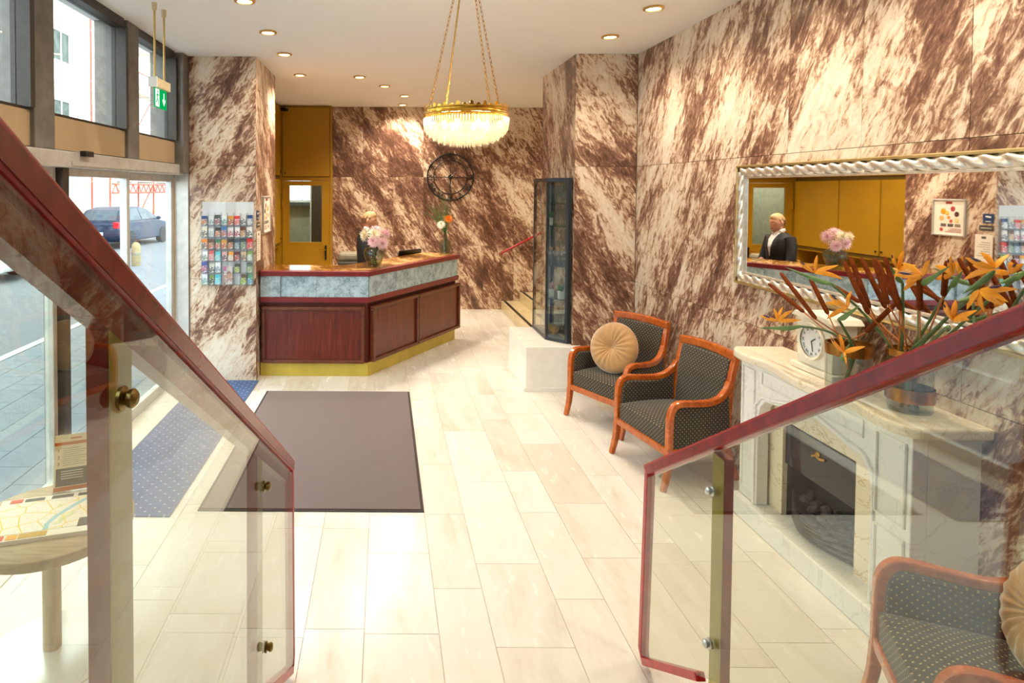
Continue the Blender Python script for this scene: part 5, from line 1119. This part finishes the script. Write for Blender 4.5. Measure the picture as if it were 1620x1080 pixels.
# ================================================================== receptionist
def person():
    SK = plain('skin', '#d8a184', .5, var=.06, vs=8); SUIT = plain('black_suit', '#1f2024', .75, var=.15, vs=60); SHIRT = plain('white_shirt', '#eeeef0', .7); HAIRB = plain('blond_hair', '#b59468', .6, var=.35, vs=50); HAIRD = plain('brown_hair_sides', '#6b4a30', .7, var=.3, vs=60)
    base = Vector((-.236, 8.42, 0)); M0 = T4(*base) @ RZ(-.12)
    b = MB()
    hc = Vector((.035, 0, 1.625)); Mh = M0 @ T4(*hc) @ Matrix.Rotation(.28, 4, 'Y')
    def head(u, v):
        a = 2*PI*u; t = PI*v-PI/2; ca, sa, ct, st = math.cos(a), math.sin(a), math.cos(t), math.sin(t)
        x = .098*ca*ct; y = .076*sa*ct; z = .118*st
        if z < 0: x *= 1-.10*(-st); y *= 1-.28*(-st)**1.4
        front = max(0, ca)*ct
        if z < -.03: x += .018*front*(-st)                       # chin
        x += .024*math.exp(-((y/.013)**2+((z+.022)/.022)**2))*(front > .5)   # nose
        x += .007*math.exp(-((y/.02)**2+((z+.06)/.012)**2))*(front > .5)     # lips
        for s in (-1, 1): x -= .010*math.exp(-(((y-s*.032)/.015)**2+((z-.005)/.012)**2))*(front > .4)
        x += .005*math.exp(-(((z-.026)/.012)**2))*(front > .6)
        return Mh @ Vector((x, y, z))
    b.grid(head, 40, 28, True)
    for s in (-1, 1): b.ball((-.008, s*.078, -.005), (.018, .010, .03), 10, 8, Mh)
    # neck, trunk and legs run on below the clothes
    def loft(secs, n=20):
        bb = MB()
        def fn(u, v):
            k = v*(len(secs)-1); i = min(int(k), len(secs)-2); f = k-i; q = [secs[i][j]*(1-f)+secs[i+1][j]*f for j in range(5)]
            a = 2*PI*u; return M0 @ Vector((q[0]+q[3]*math.cos(a), q[1]+q[4]*math.sin(a), q[2]))
        return bb.grid(fn, n, (len(secs)-1)*3+1, True)
    q = loft([(.0, 0, .85, .10, .15), (0, 0, 1.1, .10, .15), (0, 0, 1.3, .11, .17), (-.01, 0, 1.42, .09, .15), (-.005, 0, 1.47, .06, .075), (.005, 0, 1.5, .056, .058), (.03, 0, 1.57, .055, .055)]); b.add(q.v, q.f)
    for s in (-1, 1):
        q = loft([(.02, s*.1, .03, .045, .04), (.0, s*.1, .1, .045, .045), (0, s*.1, .45, .06, .06), (0, s*.09, .88, .09, .085)], 12); b.add(q.v, q.f)
        wr_ = M0 @ Vector((.22, s*.13, 1.0)); el = M0 @ Vector((.04, s*.245, 1.12)); shd = M0 @ Vector((-.01, s*.19, 1.42))
        b.tube([shd, el, wr_], [.05, .042, .027], 10)
        palm = M0 @ Vector((.29, s*.115, .985)); b.tube([wr_, wr_.lerp(palm, .4), palm], [.026, .04, .034], 10, flat=((0, 0, 1), .45))
        for k in range(4):
            st_ = M0 @ Vector((.288, s*(.088+.018*k), .985)); L = (.062, .072, .068, .052)[k]
            b.tube([st_, M0 @ Vector((.288+L*.55, s*(.085+.018*k), .988)), M0 @ Vector((.288+L, s*(.085+.018*k), .968))], [.009, .0085, .007], 8)
        b.tube([M0 @ Vector((.245, s*.095, .985)), M0 @ Vector((.275, s*.062, .98)), M0 @ Vector((.305, s*.055, .97))], [.011, .010, .008], 8)
    p = b.build('person', SK, smooth=True)
    tag(p, 'receptionist in a black suit and white shirt standing behind the counter looking down', 'person')
    OFFP = p
    j = loft([(0, 0, .80, .135, .19), (0, 0, .98, .125, .175), (0, 0, 1.1, .125, .172), (.005, 0, 1.3, .14, .205), (-.005, 0, 1.40, .12, .205), (-.015, 0, 1.455, .085, .15), (-.02, 0, 1.485, .07, .085)], 28)
    # open V at the front: push the front inwards near the neck
    for s in (-1, 1):
        j.tube([M0 @ Vector(v) for v in ((-.012, s*.165, 1.415), (-.005, s*.215, 1.30), (.03, s*.25, 1.13), (.08, s*.225, 1.06), (.20, s*.14, 1.012))], [.075, .068, .058, .052, .042], 14)
    j.build('jacket', SUIT, p, smooth=True)
    for s in (-1, 1):
        MB().tube([M0 @ Vector((.205, s*.138, 1.009)), M0 @ Vector((.225, s*.13, 1.0))], [.036, .034], 12).build('shirt_cuff', SHIRT, p)
        MB().tube([M0 @ Vector(v) for v in ((-.03, s*.064, 1.525), (.03, s*.06, 1.505), (.085, s*.02, 1.465))], [.022, .022, .016], 8, flat=((0, 1, 0), .4)).build('shirt_collar', SHIRT, p)
    SEC = [(0, .80, .135, .19), (0, .98, .125, .175), (0, 1.1, .125, .172), (.005, 1.3, .14, .205), (-.005, 1.40, .12, .205), (-.015, 1.455, .085, .15), (-.02, 1.485, .07, .085)]
    def front(y, z):
        for a_, c_ in zip(SEC[:-1], SEC[1:]):
            if a_[1] <= z <= c_[1]:
                f_ = (z-a_[1])/(c_[1]-a_[1]); cx_, rx_, ry_ = [a_[k]*(1-f_)+c_[k]*f_ for k in (0, 2, 3)]
                return cx_+rx_*math.sqrt(max(.02, 1-(y/ry_)**2))
        return .05
    MB().grid(lambda u, v: M0 @ Vector((front((u-.5)*2*(.006+.06*v), 1.17+.31*v)+.006, (u-.5)*2*(.006+.06*v), 1.17+.31*v)), 9, 12).build('shirt_front', SHIRT, p, smooth=True)
    for s in (-1, 1):
        MB().grid(lambda u, v: M0 @ Vector((front(s*((.004+.058*v)+u*(.012+.05*math.sin(PI*min(1, v*.75+.1)))), 1.15+.32*v)+.011-.004*u, s*((.004+.058*v)+u*(.012+.05*math.sin(PI*min(1, v*.75+.1)))), 1.15+.32*v)), 5, 12).build('lapel', SUIT, p, smooth=True)
    tr = MB()
    for s in (-1, 1):
        q = loft([(.01, s*.1, .06, .075, .065), (0, s*.1, .45, .08, .075), (0, s*.09, .8, .115, .1), (0, s*.07, .9, .125, .115)], 14); tr.add(q.v, q.f)
    tr.build('trousers', SUIT, p, smooth=True)
    for s in (-1, 1): MB().ball((.055, s*.1, .036), (.135, .05, .035), 14, 8, M0).build('shoe', BLACK, p, smooth=True)
    def hair(u, v):
        a = 2*PI*u; zb = .034+.034*math.cos(a); z = zb+(.1235-zb)*v
        k = math.sqrt(max(0, 1-(z/.1245)**2)); w_ = .003*math.sin(11*a)*(1-v)+.006*max(0, math.cos(a))*math.sin(PI*v)
        return Mh @ Vector(((.1015+w_)*math.cos(a)*k-.003, (.0795+w_)*math.sin(a)*k, z+.007*math.sin(PI*min(1, v*1.0))*max(0, math.cos(a))))
    MB().grid(hair, 36, 10, True).build('hair', HAIRB, p, smooth=True)
    def sides(u, v):
        a = PI*.42+2*PI*.58*u; q = max(0, min(1, (math.cos(a)+.35)/.45)); zm = -.06+.075*q; z = zm+(.062-zm)*v
        k = math.sqrt(max(0, 1-(z/.1225)**2)); return Mh @ Vector((.1005*math.cos(a)*k-.003, .0788*math.sin(a)*k*(1-.2*max(0, -z/.118)), z))
    MB().grid(sides, 24, 6).build('hair_sides', HAIRD, p, smooth=True)
    for s in (-1, 1):
        MB().ball((.082, s*.032, .005), (.011, .013, .007), 10, 8, Mh).build('eye', plain('eye_white', '#d9d4cf', .3) if 'eye_white' not in MATS else MATS['eye_white'], p, smooth=True)
        MB().tube([Mh @ Vector((.0905, s*.018, .026)), Mh @ Vector((.088, s*.035, .031)), Mh @ Vector((.076, s*.05, .026))], .0035, 5).build('eyebrow', HAIRD, p)
    MB().tube([Mh @ Vector((.088, -.022, -.061)), Mh @ Vector((.099, 0, -.06)), Mh @ Vector((.088, .022, -.061))], .003, 5).build('mouth', plain('lips', '#a8605a', .5), p)
    MB().grid(lambda u, v: Mh @ Vector((.1*math.cos((u-.5)*2.6)*(1-.12*v)+.006, .073*math.sin((u-.5)*2.6)*(1-.25*v), -.066-.04*v)), 14, 4).build('stubble', plain('stubble', '#b98d70', .8), p, smooth=True)
person()
